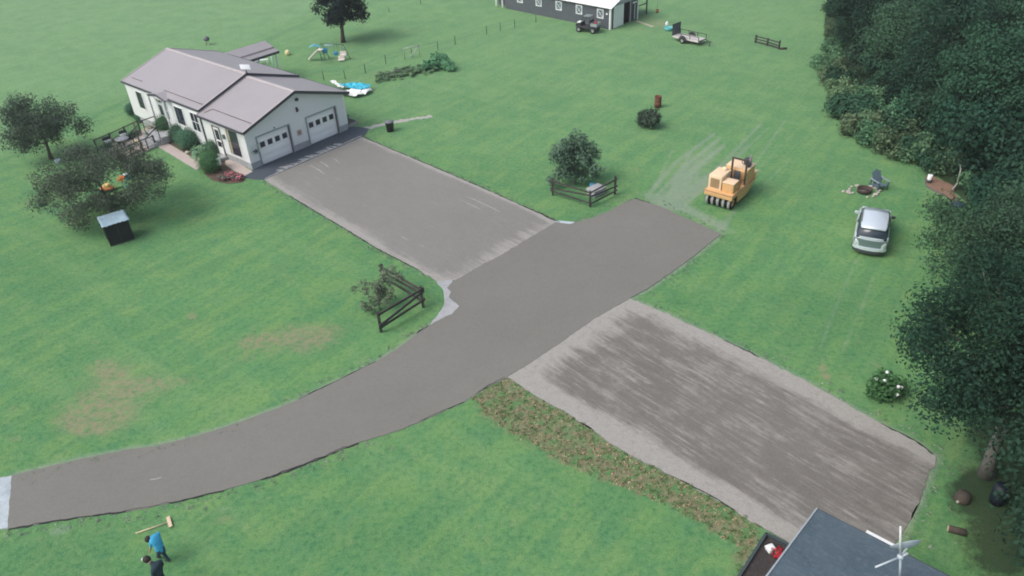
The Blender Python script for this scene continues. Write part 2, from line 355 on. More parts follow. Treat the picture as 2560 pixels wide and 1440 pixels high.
    bump(nt, b, hh, .55, .06)
    return m
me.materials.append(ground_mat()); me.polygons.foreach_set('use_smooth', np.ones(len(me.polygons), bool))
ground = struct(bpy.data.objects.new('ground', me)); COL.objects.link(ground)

# ------------------------------------------------------------------ paving
def dens(line, step, jit, rg, ends=True):
    out = []
    for a, b in zip(line[:-1], line[1:]):
        n = max(1, int(np.hypot(*(b-a))/step)); d = (b-a)/max(1e-6, np.hypot(*(b-a))); nrm = np.array([-d[1], d[0]])
        for i in range(n):
            out.append(a+(b-a)*i/n+nrm*rg.normal(0, jit)*(1 if (i or not ends) else .3))
    out.append(line[-1]); return out
def sheet(name, lines, mats, z, h, jit=.02, step=.22, skirt=.05, seed=1):
    rg = np.random.default_rng(seed); loop = []
    for l in lines: loop += dens(W2(l), step, jit, rg)[:-1]
    loop = np.array(loop); n = len(loop)
    ar = .5*np.sum(loop[:, 0]*np.roll(loop[:, 1], -1)-np.roll(loop[:, 0], -1)*loop[:, 1])
    if ar < 0: loop = loop[::-1]
    tang = np.roll(loop, -3, 0)-np.roll(loop, 3, 0); tang /= np.hypot(*tang.T)[:, None]+1e-9
    outw = np.stack([tang[:, 1], -tang[:, 0]], -1)
    sk = skirt*(np.abs(np.convolve(rg.normal(0, 1, n+10), np.ones(11)/3.3, 'valid'))[:, None]+.15)
    lo = loop+outw*sk
    bm = bmesh.new(); top = [bm.verts.new((x, y, z+h)) for x, y in loop]; bot = [bm.verts.new((x, y, z-.02)) for x, y in lo]
    bm.faces.new(top)
    for i in range(n):
        f = bm.faces.new((bot[i], bot[(i+1) % n], top[(i+1) % n], top[i])); f.material_index = 1
    bmesh.ops.triangulate(bm, faces=[f for f in bm.faces if len(f.verts) > 4])
    me = bpy.data.meshes.new(name); bm.to_mesh(me); bm.free()
    for mm in mats: me.materials.append(mm)
    o = bpy.data.objects.new(name, me); COL.objects.link(o); return struct(o)
def asphalt_mat(name, c0, c1, dustc, ang, amt, edges=(), fine_=1.):
    m, nt, b = new_mat(name); P = pos(nt)
    big = noise(nt, P, .14, 4, .6); mid = noise(nt, P, 1.2, 5, .7); fine = noise(nt, P, 14, 4, .7); vf = noise(nt, P, 60, 2, .6)
    c = mixc(nt, maprange(nt, math_(nt, 'ADD', big, math_(nt, 'MULTIPLY', mid, .5)), .5, 1.0), c0, c1)
    if amt > 0:
        s = noise(nt, scaled(nt, P, (.11, 1.1, 1), -ang), 1.5, 7, .7); s2 = noise(nt, scaled(nt, P, (.34, 3.2, 1), -ang), 1.3, 7, .78)
        k = math_(nt, 'ADD', math_(nt, 'ADD', math_(nt, 'MULTIPLY', s, .38), math_(nt, 'MULTIPLY', s2, .40)), math_(nt, 'MULTIPLY', noise(nt, P, .55, 9, .75), .34))
        for (a, d_, w_, amp_) in edges:                     # pale dust gathered along an edge
            a = Vector(a); d_ = Vector(d_).normalized(); nrm = Vector((-d_.y, d_.x, 0))
            dp = nt.nodes.new('ShaderNodeVectorMath'); dp.operation = 'DOT_PRODUCT'; nt.links.new(P, dp.inputs[0]); dp.inputs[1].default_value = nrm
            dd = math_(nt, 'ABSOLUTE', math_(nt, 'SUBTRACT', dp.outputs['Value'], a.dot(nrm)))
            k = math_(nt, 'ADD', k, maprange(nt, dd, 0, w_, amp_, 0))
        c = mixc(nt, maprange(nt, k, .64-.1*amt, .78-.1*amt, 0, .9), c, dustc)
        s3 = noise(nt, scaled(nt, P, (.26, 3.0, 1), -ang), 1.7, 9, .82); s4 = noise(nt, P, .42, 5, .7)
        chalk = math_(nt, 'MULTIPLY', maprange(nt, s3, .51, .61), maprange(nt, s4, .40, .56))
        c = mixc(nt, math_(nt, 'MULTIPLY', chalk, .85*amt), c, tuple(min(1, v*1.05) for v in dustc))
        c = mixc(nt, maprange(nt, s2, .64, .7, 0, .7*amt), c, tuple(min(1, v*1.15) for v in dustc))
    c = mixc(nt, maprange(nt, noise(nt, P, 3.2, 8, .8), .5, .68, 0, .35*fine_), c, tuple(v*.78 for v in c0))
    c = mixc(nt, maprange(nt, fine, .35, .68, 0, .45*fine_), c, tuple(v*1.35 for v in c1))
    c = mixc(nt, maprange(nt, noise(nt, P, .9, 9, .85), .64, .72, 0, .35), c, tuple(v*1.3 for v in c1))
    c = mixc(nt, maprange(nt, vf, .6, .35, 0, .35*fine_), c, tuple(v*.55 for v in c0))
    nt.links.new(c, b.inputs['Base Color']); b.inputs['Roughness'].default_value = .88; b.inputs['Specular IOR Level'].default_value = .3
    bump(nt, b, math_(nt, 'ADD', vf, mid), .25, .012)
    return m
M_edge = mat('asphalt_edge', (.13, .14, .12), .9, .4, 1.2, .6, dirt=(.3, .34, .28))
M_edge_dark = mat('dark_edge_strip', (.03, .032, .034), .95, .4, 12, .8)
M_road = asphalt_mat('fresh_asphalt', (.166, .163, .147), (.202, .196, .178), (.29, .275, .255), 0, 0., fine_=.8)
pu = at(664, 447); pv = at(1110, 715); du = pv-pu
M_drive = asphalt_mat('driveway_asphalt', (.194, .190, .175), (.231, .225, .207), (.39, .375, .35), math.atan2(du.y, du.x), .2,
                      [(pu, du, 1.0, .2), (at(905, 343), at(1380, 550)-at(905, 343), .5, .22), (at(1130, 707), at(1390, 556)-at(1130, 707), 1.4, .16)])
pl = at(1274, 943); pl2 = at(1897, 1313); dl = pl2-pl
M_low = asphalt_mat('old_asphalt', (.135, .126, .114), (.182, .172, .157), (.43, .415, .385), math.atan2(dl.y, dl.x)-.09, .85,
                    [(pl, dl, 1.1, .40), (at(1575, 746), at(1268, 943)-at(1575, 746), 1.8, .2), (at(1600, 752), at(2330, 1135)-at(1600, 752), .9, .28)])
M_apron = asphalt_mat('sealed_asphalt', (.045, .058, .074), (.078, .096, .118), (.25, .25, .25), .8, 0.)
M_conc = mat('concrete', (.37, .38, .39), .9, .2, 3, .2, dirt=(.25, .27, .29))
M_conc_pink = mat('pinkish_concrete', (.46, .39, .36), .9, .1, 3, .2, dirt=(.38, .33, .3))
M_conc_blue = mat('bluish_concrete', (.42, .48, .51), .9, .25, 1.3, .2, dirt=(.24, .3, .34))
sheet('driveway', [UP_SW[::-1]+[(660, 450), (905, 343)], UP_NE, SEAM_UP[::-1]], [M_drive, M_edge], 0, .022, .025, skirt=.03, seed=2)
sheet('parking_pad', [LOW_NE, LOW_E, [LOW_E[-1], (2060, 1410)], LOW_SW[::-1], SEAM_LOW[::-1]], [M_low, M_edge], 0, .02, .03, skirt=.04, seed=3)
sheet('road', [ROAD_TOP+ROAD_CORNER, SEAM_UP, [SEAM_UP[-1], (1424, 561)], ROAD_NE, ROAD_END, ROAD_SE, SEAM_LOW, ROAD_BOT, [(20, 1322), (30, 1190)]], [M_road, M_edge], 0, .032, .014, skirt=.03, seed=4)
sheet('concrete_patch', [[(1093, 705), (1109, 723), (1114, 748), (1105, 775), (1078, 810), (1110, 800), (1152, 770), (1140, 730), (1128, 700), (1093, 705)]], [M_conc, M_conc], 0, .026, .02, seed=5)
sheet('concrete_patch', [[(1388, 553), (1410, 553), (1436, 556), (1424, 566), (1395, 562), (1388, 553)]], [M_conc_blue, M_conc], 0, .026, .02, seed=6)
sheet('concrete_patch', [[(-260, 1215), (20, 1192), (32, 1190), (26, 1320), (-260, 1355), (-260, 1215)]], [M_conc_blue, M_conc], 0, .03, .02, seed=7)
sheet('apron', [[(610, 443), (632, 448), (660, 450)], [(660, 450), (905, 343)], [(905, 343), (912, 338), (922, 322), (896, 317), (868, 318), (630, 425), (610, 443)]], [M_apron, M_apron], 0, .02, .01, seed=8)
sheet('path', [[(910, 318), (960, 308), (1010, 299), (1078, 288), (1082, 293), (1010, 304), (950, 316), (916, 324), (910, 318)]], [mat('gravel', (.4, .39, .36), .95, .3, 20, .6), M_conc], 0, .006, .09, seed=9, skirt=.1)
sheet('sidewalk', [[(389, 340), (397, 368), (492, 426), (504, 422), (504, 409), (438, 370), (389, 340)]], [M_conc_pink, M_conc], 0, .05, .004, seed=10, skirt=.01)
sheet('entry_slab', [[(559, 386), (632, 430), (609, 443), (565, 414), (559, 386)]], [M_conc_pink, M_conc], 0, .05, .004, seed=11, skirt=.01)
sheet('patio', [[(302, 402), (252, 376), (350, 322), (392, 343), (394, 364), (302, 402)]], [M_conc_pink, M_conc], 0, .04, .01, seed=12, skirt=.02)
M_mulch = mat('mulch', (.11, .075, .055), .95, .45, 14, .8, dirt=(.2, .15, .13))
sheet('planting_bed', [[(383, 330), (440, 368), (506, 409), (507, 424), (517, 440), (532, 451), (549, 456), (572, 459), (602, 457), (613, 451), (607, 443), (565, 417), (556, 388), (470, 345), (400, 285), (345, 275), (335, 292), (383, 330)]], [M_mulch, M_mulch], 0, .03, .03, seed=13)
def strip(line, w, seed, m=None, z=0., name='dark_edge_strip'):                                # ragged thin strip along an edge, near black by default
    P = W2(line); rg = np.random.default_rng(seed); P = np.array(dens(P, .2, .012, rg)); t = np.gradient(P, axis=0); t /= np.hypot(*t.T)[:, None]; nr_ = np.stack([-t[:, 1], t[:, 0]], -1)
    k = len(P); a = P+nr_*(w*rg.uniform(.2, 1, k)*np.minimum(1, np.minimum(np.arange(k), k-1-np.arange(k))/3+.2))[:, None]; b = P-nr_*(w*rg.uniform(.2, 1, k))[:, None]*.6
    mb = MB(); mb.add([(*p, (z-.002) if z else .008) for p in a]+[(*p, (z-.002) if z else .008) for p in b]+[(*(p+q)/2, z or .042) for p, q in zip(a, b)], [(i, i+1, 2*k+i+1, 2*k+i) for i in range(k-1)]+[(2*k+i, 2*k+i+1, k+i+1, k+i) for i in range(k-1)])
    return struct(mb.build(name, m or M_edge_dark))
strip([(652, 1200), (720, 1178), (800, 1146), (895, 1107)], .16, 1); strip([(22, 1323), (120, 1307), (200, 1294), (300, 1282), (460, 1251), (560, 1227)], .1, 2); strip([(1300, 512), (1360, 539), (1400, 556)], .16, 3); strip([(905, 342), (1000, 382), (1100, 424), (1200, 467), (1300, 512)], .06, 4)
strip([(724, 490), (802, 537), (877, 581), (940, 621), (1002, 653), (1046, 675)], .08, 5); strip([(1041, 834), (1070, 815)], .14, 6); strip([(1809, 850), (1897, 893)], .1, 7); strip([(2203, 1059), (2287, 1102), (2332, 1136)], .1, 8); strip([(746, 999), (850, 949), (940, 904)], .06, 9); strip([(1195, 980), (1262, 943)], .12, 10); strip([(1700, 1200), (1775, 1239), (1838, 1277)], .07, 11); strip([(1560, 508), (1588, 496), (1625, 508)], .1, 12); strip([(1050, 1052), (1160, 1006)], .05, 13)
M_scuff = mat('pale_scuff', (.36, .345, .325), .9, .2, 6)
for i, (l_, w_, z_) in enumerate((([(776, 413), (812, 436)], .09, .027), ([(800, 404), (823, 419)], .08, .027), ([(1168, 492), (1250, 530)], .06, .027), ([(1150, 500), (1200, 524)], .05, .027), ([(830, 395), (850, 408)], .05, .027), ([(376, 1200), (404, 1194)], .07, .037), ([(690, 462), (712, 476)], .05, .027), ([(1005, 592), (1022, 602)], .08, .027))): strip(l_, w_, 50+i, M_scuff, z_, 'scuff_mark')
# pale seam mortar between apron and drive, with splash marks
mb = MB(); rg = random.Random(4)
a, b_ = at(663, 447), at(903, 341); d = (b_-a).normalized(); nn = Vector((-d.y, d.x, 0))
L = (b_-a).length
for i in range(60):
    t0 = L*i/60; t1 = L*(i+1)/60+.01; w0 = .10+rg.uniform(-.04, .04)
    mb.box((0, 0, 0), (1, 1, 1), M=Matrix(((d.x*(t1-t0), nn.x*w0, 0, a.x+d.x*t0-nn.x*.05), (d.y*(t1-t0), nn.y*w0, 0, a.y+d.y*t0-nn.y*.05), (0, 0, .012, .034), (0, 0, 0, 1))))
struct(mb.build('mortar_seam', M_conc))
mb = MB()
for i in range(13):
    t = L*(.18+.6*i/12); c = a+d*t+nn*.1
    for k in range(3):
        o_ = c+d*rg.uniform(-.1, .1)+nn*rg.uniform(-.05, .05); e = o_+nn*rg.uniform(.25, .6)-d*rg.uniform(.05, .4); ww = rg.uniform(.04, .1)
        mb.add([o_-d*ww+Vector((0, 0, .028)), o_+d*ww+Vector((0, 0, .028)), e+d*ww*.4+Vector((0, 0, .028+.001*k)), e-d*ww*.4+Vector((0, 0, .028+.001*k))], [(0, 1, 2, 3)])
struct(mb.build('splash_marks', M_conc))

# ------------------------------------------------------------------ foliage
def leaf_mesh(name, clumps, n, size, mat_, seed, up=.4, shell=.35, aspect=.6, zs=1., nb=1.0):
    rg = np.random.default_rng(seed); cl = np.array(clumps, float)
    wgt = cl[:, 3]**2.2; k = rg.choice(len(cl), n, p=wgt/wgt.sum())
    d = rg.normal(size=(n, 3)); d /= np.linalg.norm(d, axis=1)[:, None]
    r = cl[k, 3]*rg.random(n)**shell*(1+.18*rg.normal(size=n))
    c = cl[k, :3]+d*r[:, None]*np.array([1, 1, zs])
    nv = d*nb+rg.normal(size=(n, 3))*.6+[0, 0, up]; nv /= np.linalg.norm(nv, axis=1)[:, None]
    t = np.cross(nv, rg.normal(size=(n, 3))); t /= np.linalg.norm(t, axis=1)[:, None]; bt = np.cross(nv, t)
    s = size*rg.uniform(.55, 1.45, n)[:, None]
    fold = nv*s*.12
    V = np.stack([c-t*s*.5, c+bt*s*aspect*.5+fold, c+t*s*.5, c-bt*s*aspect*.5+fold], 1).reshape(-1, 3)
    me = bpy.data.meshes.new(name); me.vertices.add(4*n); me.vertices.foreach_set('co', V.astype(np.float32).ravel())
    me.loops.add(4*n); me.loops.foreach_set('vertex_index', np.arange(4*n, dtype=np.int32))
    me.polygons.add(n); me.polygons.foreach_set('loop_start', np.arange(n, dtype=np.int32)*4); me.update(calc_edges=True)
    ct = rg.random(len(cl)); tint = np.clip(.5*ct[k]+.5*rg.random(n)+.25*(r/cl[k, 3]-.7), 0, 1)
    a = me.attributes.new('tint', 'FLOAT', 'FACE'); a.data.foreach_set('value', tint.astype(np.float32))
    me.materials.append(mat_); return me
def link(name, me, parent=None, loc=None):
    o = bpy.data.objects.new(name, me); COL.objects.link(o)
    if parent: o.parent = parent
    if loc is not None: o.location = loc
    return o
def crown_clumps(seed, rx, ry, z0, z1, k, rc, low=0.25):
    rg = random.Random(seed); out = []; zc = z0+(z1-z0)*.45
    for i in range(k):
        a = rg.uniform(0, 6.283)+i*2.4; t = (i+.5)/k; z = z0+(z1-z0)*t
        h = (t-low)/(1-low) if t > low else (low-t)/low*.8
        rr = math.sqrt(max(.04, 1-h*h)); q = rr*math.sqrt(rg.uniform(.25, 1))
        out.append((math.cos(a)*rx*q, math.sin(a)*ry*q, z+rg.uniform(-.3, .3), rc*rg.uniform(.7, 1.25)))
    return out
def trunk_mb(h, r, clumps, seed, lean=(0, 0), limbs=10, n=8):
    rg = random.Random(seed); mb = MB(); pts = []; k = 6
    for i in range(k+1):
        t = i/k; pts.append(Vector((lean[0]*t+rg.uniform(-.06, .06)*h*.1*(i > 0), lean[1]*t+rg.uniform(-.06, .06)*h*.1*(i > 0), h*t-.1*(i == 0))))
    mb.tube(pts, [r*(1.35 if i == 0 else 1-.72*i/k) for i in range(k+1)], n)
    cs = sorted(clumps, key=lambda c: -c[3])[:]; rg.shuffle(cs)
    for c in cs[:limbs]:
        t = min(.97, max(.3, (c[2]/h)*.62+rg.uniform(-.08, .08))); i = min(k-1, int(t*k)); b0 = pts[i].lerp(pts[i+1], t*k-i); e = Vector(c[:3])
        mdl = b0.lerp(e, .5)+Vector((0, 0, -.06*(e-b0).length+rg.uniform(-.1, .1))); r0 = r*(1-.7*t)*.55
        mb.tube([b0, mdl, e], [r0, r0*.6, r0*.18], 5)
    return mb
M_bark = mat('bark', (.075, .062, .05), .95, .4, 9, .8)
M_bark_pale = mat('pale_bark', (.2, .19, .17), .95, .35, 9, .6)
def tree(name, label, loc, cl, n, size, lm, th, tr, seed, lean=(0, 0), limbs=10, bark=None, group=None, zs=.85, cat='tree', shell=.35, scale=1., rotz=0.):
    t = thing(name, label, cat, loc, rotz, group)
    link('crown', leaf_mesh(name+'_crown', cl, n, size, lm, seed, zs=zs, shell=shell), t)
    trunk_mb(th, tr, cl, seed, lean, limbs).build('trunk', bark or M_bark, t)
    t.scale = (scale,)*3
    return t
L_wood = leaf_mat('woodland_leaf', (.019, .058, .038), (.037, .096, .06))
L_wood2 = leaf_mat('woodland_leaf_pale', (.028, .082, .05), (.06, .142, .08))
L_brush = leaf_mat('brush_leaf', (.055, .14, .075), (.19, .36, .19))
L_rows = leaf_mat('cut_leaf', (.11, .22, .11), (.34, .5, .27))
L_maple = leaf_mat('dark_maple_leaf', (.010, .022, .022), (.026, .046, .042))
L_plum = leaf_mat('plum_leaf', (.07, .10, .074), (.115, .148, .108))
L_globe = leaf_mat('clipped_leaf', (.035, .105, .068), (.095, .225, .135))
L_globe2 = leaf_mat('bright_clipped_leaf', (.045, .12, .045), (.11, .24, .095))
L_lilac = leaf_mat('lilac_leaf', (.075, .155, .10), (.22, .35, .24))
L_hosta = leaf_mat('hosta_leaf', (.11, .24, .13), (.45, .58, .38))
L_dark = leaf_mat('dark_bush_leaf', (.03, .07, .05), (.09, .165, .11))

# ------------------------------------------------------------------ the house
HA = 0.843; HO = Vector((-17.861, 50.334, 0)); HW_, LG, LH = 8.79, 5.43, 11.05
ca, sa = math.cos(HA), math.sin(HA)
def hl(px, py, axis, val):                       # where the sight line meets a plane of the house, in house coordinates
    d = ray(px, py); o = np.array([0, 0, CAMH])-np.array(HO)
    def rot(v): return np.array([ca*v[0]+sa*v[1], -sa*v[0]+ca*v[1], v[2]])
    o, d = rot(o), rot(d); t = (val-o[axis])/d[axis]; return Vector(o+d*t)
house = thing('house', 'white ranch house with mauve-grey metal roof and attached two-door garage', 'house', HO, HA)
M_wall = mat('white_siding', (.74, .76, .76), .65, .05, 2, 0, dirt=(.68, .71, .70))
def siding():
    m, nt, b = new_mat('lap_siding'); P = nt.nodes.new('ShaderNodeTexCoord').outputs['Object']
    c = mixc(nt, noise(nt, P, .7, 5, .6), (.72, .75, .755), (.79, .81, .815))
    sp = nt.nodes.new('ShaderNodeSeparateXYZ'); nt.links.new(P, sp.inputs[0])
    fr = math_(nt, 'FRACT', math_(nt, 'MULTIPLY', sp.outputs[2], 1/.14))
    nt.links.new(c, b.inputs['Base Color']); b.inputs['Roughness'].default_value = .6
    bump(nt, b, math_(nt, 'POWER', fr, 1.), .6, .015); return m
M_siding = siding()
M_roof = mat('mauve_metal_roof', (.325, .305, .32), .5, .04, .5, 0, dirt=(.295, .275, .29), spec=.5)
def rib(m):
    nt = m.node_tree; b = nt.nodes['Principled BSDF']; P = nt.nodes.new('ShaderNodeTexCoord').outputs['Object']; sp = nt.nodes.new('ShaderNodeSeparateXYZ'); nt.links.new(P, sp.inputs[0])
    fr = math_(nt, 'ABSOLUTE', math_(nt, 'SUBTRACT', math_(nt, 'FRACT', math_(nt, 'MULTIPLY', sp.outputs[1], 1/.46)), .5)); k = maprange(nt, fr, .0, .07, 1, 0)
    old = b.inputs['Base Color'].links[0].from_socket; nt.links.new(mixc(nt, math_(nt, 'MULTIPLY', k, .16), old, (.24, .22, .235)), b.inputs['Base Color']); bump(nt, b, k, .5, .02)
rib(M_roof)
M_ridge = mat('pale_roof_trim', (.45, .41, .41), .5, .05, 2)
M_fascia = mat('dark_trim', (.06, .065, .075), .6, .15, 4)
M_brown = mat('brown_trim', (.14, .11, .11), .6, .15, 4)
M_found = mat('foundation_block', (.36, .39, .40), .9, .25, 3, .4, dirt=(.26, .28, .29))
M_white = mat('white_paint', (.78, .8, .8), .5, .04, 3)
M_glass = glass_mat('window_glass')
EAVE, RISE, OE, OG = 3.02, 1.51, .26, .42                   # eave height at the drip edge
MID = HW_/2
def roof_z(x, dh=0.):                            # underside/top line of the roof at house x
    return EAVE+dh+RISE*(1-abs(x-MID)/(MID+OE))
def pent(dh): return [(0, .5), (HW_, .5), (HW_, roof_z(HW_, dh)-.1), (MID, roof_z(MID, dh)-.1), (0, roof_z(0, dh)-.1)]
M_reveal = mat('door_reveal', (.27, .33, .35), .6); M_door = mat('door_white', (.87, .89, .89), .45, .03, 2)
doors = []
for q in (((655.7, 416.6), (734, 382)), ((775.8, 364), (846.8, 331))):
    doors.append((hl(*q[0], 1, 0).x, hl(*q[1], 1, 0).x))
doors = [(.866, 3.606), (5.145, 7.875)]; DH = 2.14
mb = MB()
x0 = 0.
for a, b in doors+[(HW_, HW_)]:
    mb.prism([(x0, .5), (a, .5), (a, DH), (x0, DH)], 'y', 0, .2); x0 = b
mb.prism([(0, DH), (HW_, DH), (HW_, roof_z(HW_)-.1), (MID, roof_z(MID)-.1), (0, roof_z(0)-.1)], 'y', 0, .2)
mb.box((0, .2, .5), (.2, LG, roof_z(0)-.08)); mb.box((HW_-.2, .2, .5), (HW_, LG, roof_z(HW_)-.08))
mb.build('wall', M_siding, house)
mb = MB(); mb.prism(pent(.18), 'y', LG+.001, LG+.2); mb.prism(pent(.18), 'y', LG+LH-.2, LG+LH)
mb.box((0.0, LG+.2, .5), (.2, LG+LH-.2, roof_z(0, .18)-.08)); mb.box((HW_-.2, LG+.2, .5), (HW_, LG+LH-.2, roof_z(HW_, .18)-.08))
mb.build('wall', M_siding, house)
mb = MB(); x0 = .03
for a, b in doors+[(HW_-.03, HW_)]:
    mb.box((x0, .04, -.2), (a, .3, .495)); x0 = b
mb.box((.03, .3, -.2), (.25, LG+LH-.03, .495)); mb.box((HW_-.25, .3, -.2), (HW_-.03, LG+LH-.03, .495)); mb.box((.25, LG+LH-.25, -.2), (HW_-.25, LG+LH-.03, .495))
mb.build('foundation', M_found, house)
def roof_part(y0, y1, dh, step, OE=OE, EAVE=EAVE, RISE=RISE):
    mb = MB(); t = .06
    for s in (-1, 1):
        xe = MID+s*(MID+OE); xr = MID
        poly = [(xe, EAVE+dh), (xr, EAVE+dh+RISE), (xr, EAVE+dh+RISE-t), (xe, EAVE+dh-t)]
        mb.prism(poly, 'y', y0, y1)
    r = mb.build('roof', M_roof, house)
    mb = MB()                                          # ridge cap and rake trim
    for s in (-1, 1):
        mb.prism([(MID, EAVE+dh+RISE+.035), (MID+s*.17, EAVE+dh+RISE-.02), (MID+s*.17, EAVE+dh+RISE-.045), (MID, EAVE+dh+RISE+.005)], 'y', y0-.005, y1+.005)
    mb.build('ridge_cap', M_ridge, r)
    for yy in ((y0,) if step else (y0, y1)):
        mb = MB()
        for s in (-1, 1):
            xe = MID+s*(MID+OE)
            mb.prism([(xe, EAVE+dh+.012), (MID, EAVE+dh+RISE+.012), (MID, EAVE+dh+RISE-.2), (xe, EAVE+dh-.2)], 'y', yy-.03, yy+.03)
        mb.build('fascia', M_fascia, r)
        mb = MB()
        for s in (-1, 1):
            xe = MID+s*(MID+OE+.01)
            mb.prism([(xe, EAVE+dh+.04), (MID, EAVE+dh+RISE+.04), (MID, EAVE+dh+RISE+.016), (xe, EAVE+dh+.016)], 'y', yy-.04, yy+.06)
        mb.build('rake_trim', M_ridge, r)
    for s in (-1, 1):
        xe = MID+s*(MID+OE+.055); mb = MB()
        mb.prism([(xe-.06, EAVE+dh-.02), (xe+.06, EAVE+dh-.02), (xe+.05, EAVE+dh-.13), (xe-.05, EAVE+dh-.13)], 'y', y0+.02, y1-.02)
        mb.build('gutter', M_fascia, r)
    return r
r1 = roof_part(-OG, LG-.035, 0, False)
OE2 = .04; E2 = roof_z(-OE2, .2)-.2
r2 = roof_part(LG-.03, LG+LH+.3, .2, False, OE2, E2, EAVE+RISE-E2)
def snow_bar(r, line, dh):
    mb = MB()
    pts = [Vector((x, y, roof_z(x, dh)+.035)) for x, y in line]
    mb.tube(pts, .022, 5); mb.build('snow_guard', M_brown, r)
snow_bar(r1, [(.1, LG-.5), (.62, LG-.9), (.62, -.25)], 0)
snow_bar(r2, [(.5, LG+.15), (.5, LG+5.6)], .2); snow_bar(r2, [(.55, LG+9.0), (.55, LG+LH-.4)], .2)
# soffits close the eaves
mb = MB()
for y0, y1, dh in ((0.0, LG-.04, 0.), (LG+.01, LG+LH, .2)):
    for x0, x1 in ((-(OE if dh < .1 else OE2), -.002), (HW_+.002, HW_+(OE if dh < .1 else OE2))): mb.box((x0, y0, EAVE+dh-.14), (x1, y1, EAVE+dh-.115))
mb.build('soffit', M_white, house)
for (a, b) in doors:
    gd = MB().box((a+.04, .13, .02), (b-.04, .17, DH-.04)).build('garage_door', M_door, house)
    for k in range(4):
        z0 = .05+k*.52; mb = MB().bbox((a+.06, .115, z0), (b-.06, .135, z0+.5), .008); mb.build('panel', M_door, gd)
    for k in range(4):
        xc = a+.42+(b-a-.84)*k/3
        mb = MB()
        for lo, hi in (((-.25, .2), (-.2, -.2)), ((.2, .2), (.25, -.2)), ((-.25, .25), (.25, .2)), ((-.25, -.2), (.25, -.25))):
            mb.box((xc+min(lo[0], hi[0]), .095, 1.47+min(lo[1], hi[1])), (xc+max(lo[0], hi[0]), .12, 1.47+max(lo[1], hi[1])))
        mb.build('window_frame', M_white, gd)
        MB().box((xc-.2, .1, 1.27), (xc+.2, .114, 1.67)).build('pane', M_glass, gd)
    mb = MB(); mb.box((a-.09, -.025, .02), (a, .12, DH+.0)); mb.box((b, -.025, .02), (b+.09, .12, DH+.0)); mb.box((a-.09, -.025, DH+.0), (b+.09, .12, DH+.09)); mb.build('door_frame', M_reveal, house)
    MB().box((b-.04, -.01, .03), (b-.002, .11, DH)).build('door_jamb', M_brown, house); MB().box((a+.002, -.01, .03), (a+.03, .11, DH)).build('door_jamb', M_brown, house)
def side_window(q, curtain=None, mull=0, name='window'):
    ps = [hl(*p, 0, 0.) for p in q]; ys = sorted(p.y for p in ps); y0 = (ys[0]+ys[1])/2; y1 = (ys[2]+ys[3])/2
    zt = (ps[0].z+ps[1].z)/2; zb = (ps[2].z+ps[3].z)/2
    zt = min(max(zt, 2.62), 2.82); zb = min(zb, 1.45)
    mb = MB(); t = .09
    for a, b in (((y0-t, zb-t), (y0, zt+.04)), ((y1, zb-t), (y1+t, zt+.04)), ((y0, zt), (y1, zt+.04)), ((y0, zb-t), (y1, zb))):
        mb.box((-.045, a[0], a[1]), (-.002, b[0], b[1]))
    f = mb.build(name, M_white, house)
    MB().box((-.018, y0, zb), (-.004, y1, zt)).build('pane', M_glass, f)
    mb = MB()
    for k in range(1, mull+1):
        y = y0+(y1-y0)*k/(mull+1); mb.box((-.035, y-.025, zb), (-.0185, y+.025, zt))
    mb.box((-.034, y0, (zb+zt)/2-.02), (-.0185, y1, (zb+zt)/2+.02))
    mb.build('mullion', M_white if mull else M_fascia, f)
    if curtain: MB().box((-.024, y1-.3, zb), (-.0185, y1-.06, zt)).build('curtain', mat('tan_curtain', (.4, .34, .22), .9), f)
    return y0, y1, zb, zt
HWIN = [side_window(q, c, mu) for q, c, mu in [
    (((569.4, 336.4), (598.4, 350), (606, 394), (577, 382)), True, 0),
    (((474, 275), (491, 281), (497, 306), (478, 298)), False, 1),
    (((434.5, 259), (455, 268), (459, 291), (438, 282)), False, 0),
    (((391, 240), (415, 250), (420, 284), (396, 273)), True, 1),
    (((338, 218), (353, 224), (357, 253), (342, 246)), False, 0)]]
# side entrance door of the garage
ps = [hl(*p, 0, 0) for p in ((536.5, 321), (551, 326), (560, 382), (547, 380))]
y0, y1 = (ps[1].y+ps[2].y)/2, (ps[0].y+ps[3].y)/2
dr = MB().box((-.03, y0, .32), (-.003, y1, 2.4)).build('side_door', M_white, house)
MB().box((-.042, y0+.13, 1.45), (-.031, y1-.13, 2.2)).build('pane', M_glass, dr)
MB().box((-.038, y0+.13, .9), (-.031, y1-.13, 1.3)).build('lower_pane', M_glass, dr)
MB().ball((-.06, y0+.08, 1.25), .035, 8).build('handle', M_fascia, dr)
mb = MB(); mb.box((-.06, y1, .3), (-.002, y1+.14, 2.46)); mb.box((-.06, y0-.09, .3), (-.002, y0, 2.46)); mb.box((-.06, y0, 2.4), (-.002, y1, 2.46)); mb.build('door_surround', M_brown, house)
# step below the side door
MB().bbox((-.75, y0-.2, .05), (-.005, y1+.2, .28), .02).build('step', M_conc, house)
# downspout where house and garage meet
MB().beam((-.06, LG+.02, .1), (-.06, LG+.02, 2.85), .09, .07).build('downspout', M_fascia, house)
mb = MB(); mb.box((-.02, -.022, .5), (.1, -.001, roof_z(0)-.12)); mb.box((-.022, -.001, .5), (-.001, .1, 2.88)); mb.build('corner_trim', M_white, house)
MB().box((HW_-.1, -.02, .5), (HW_+.02, -.001, 2.88)).build('corner_trim', M_white, house)
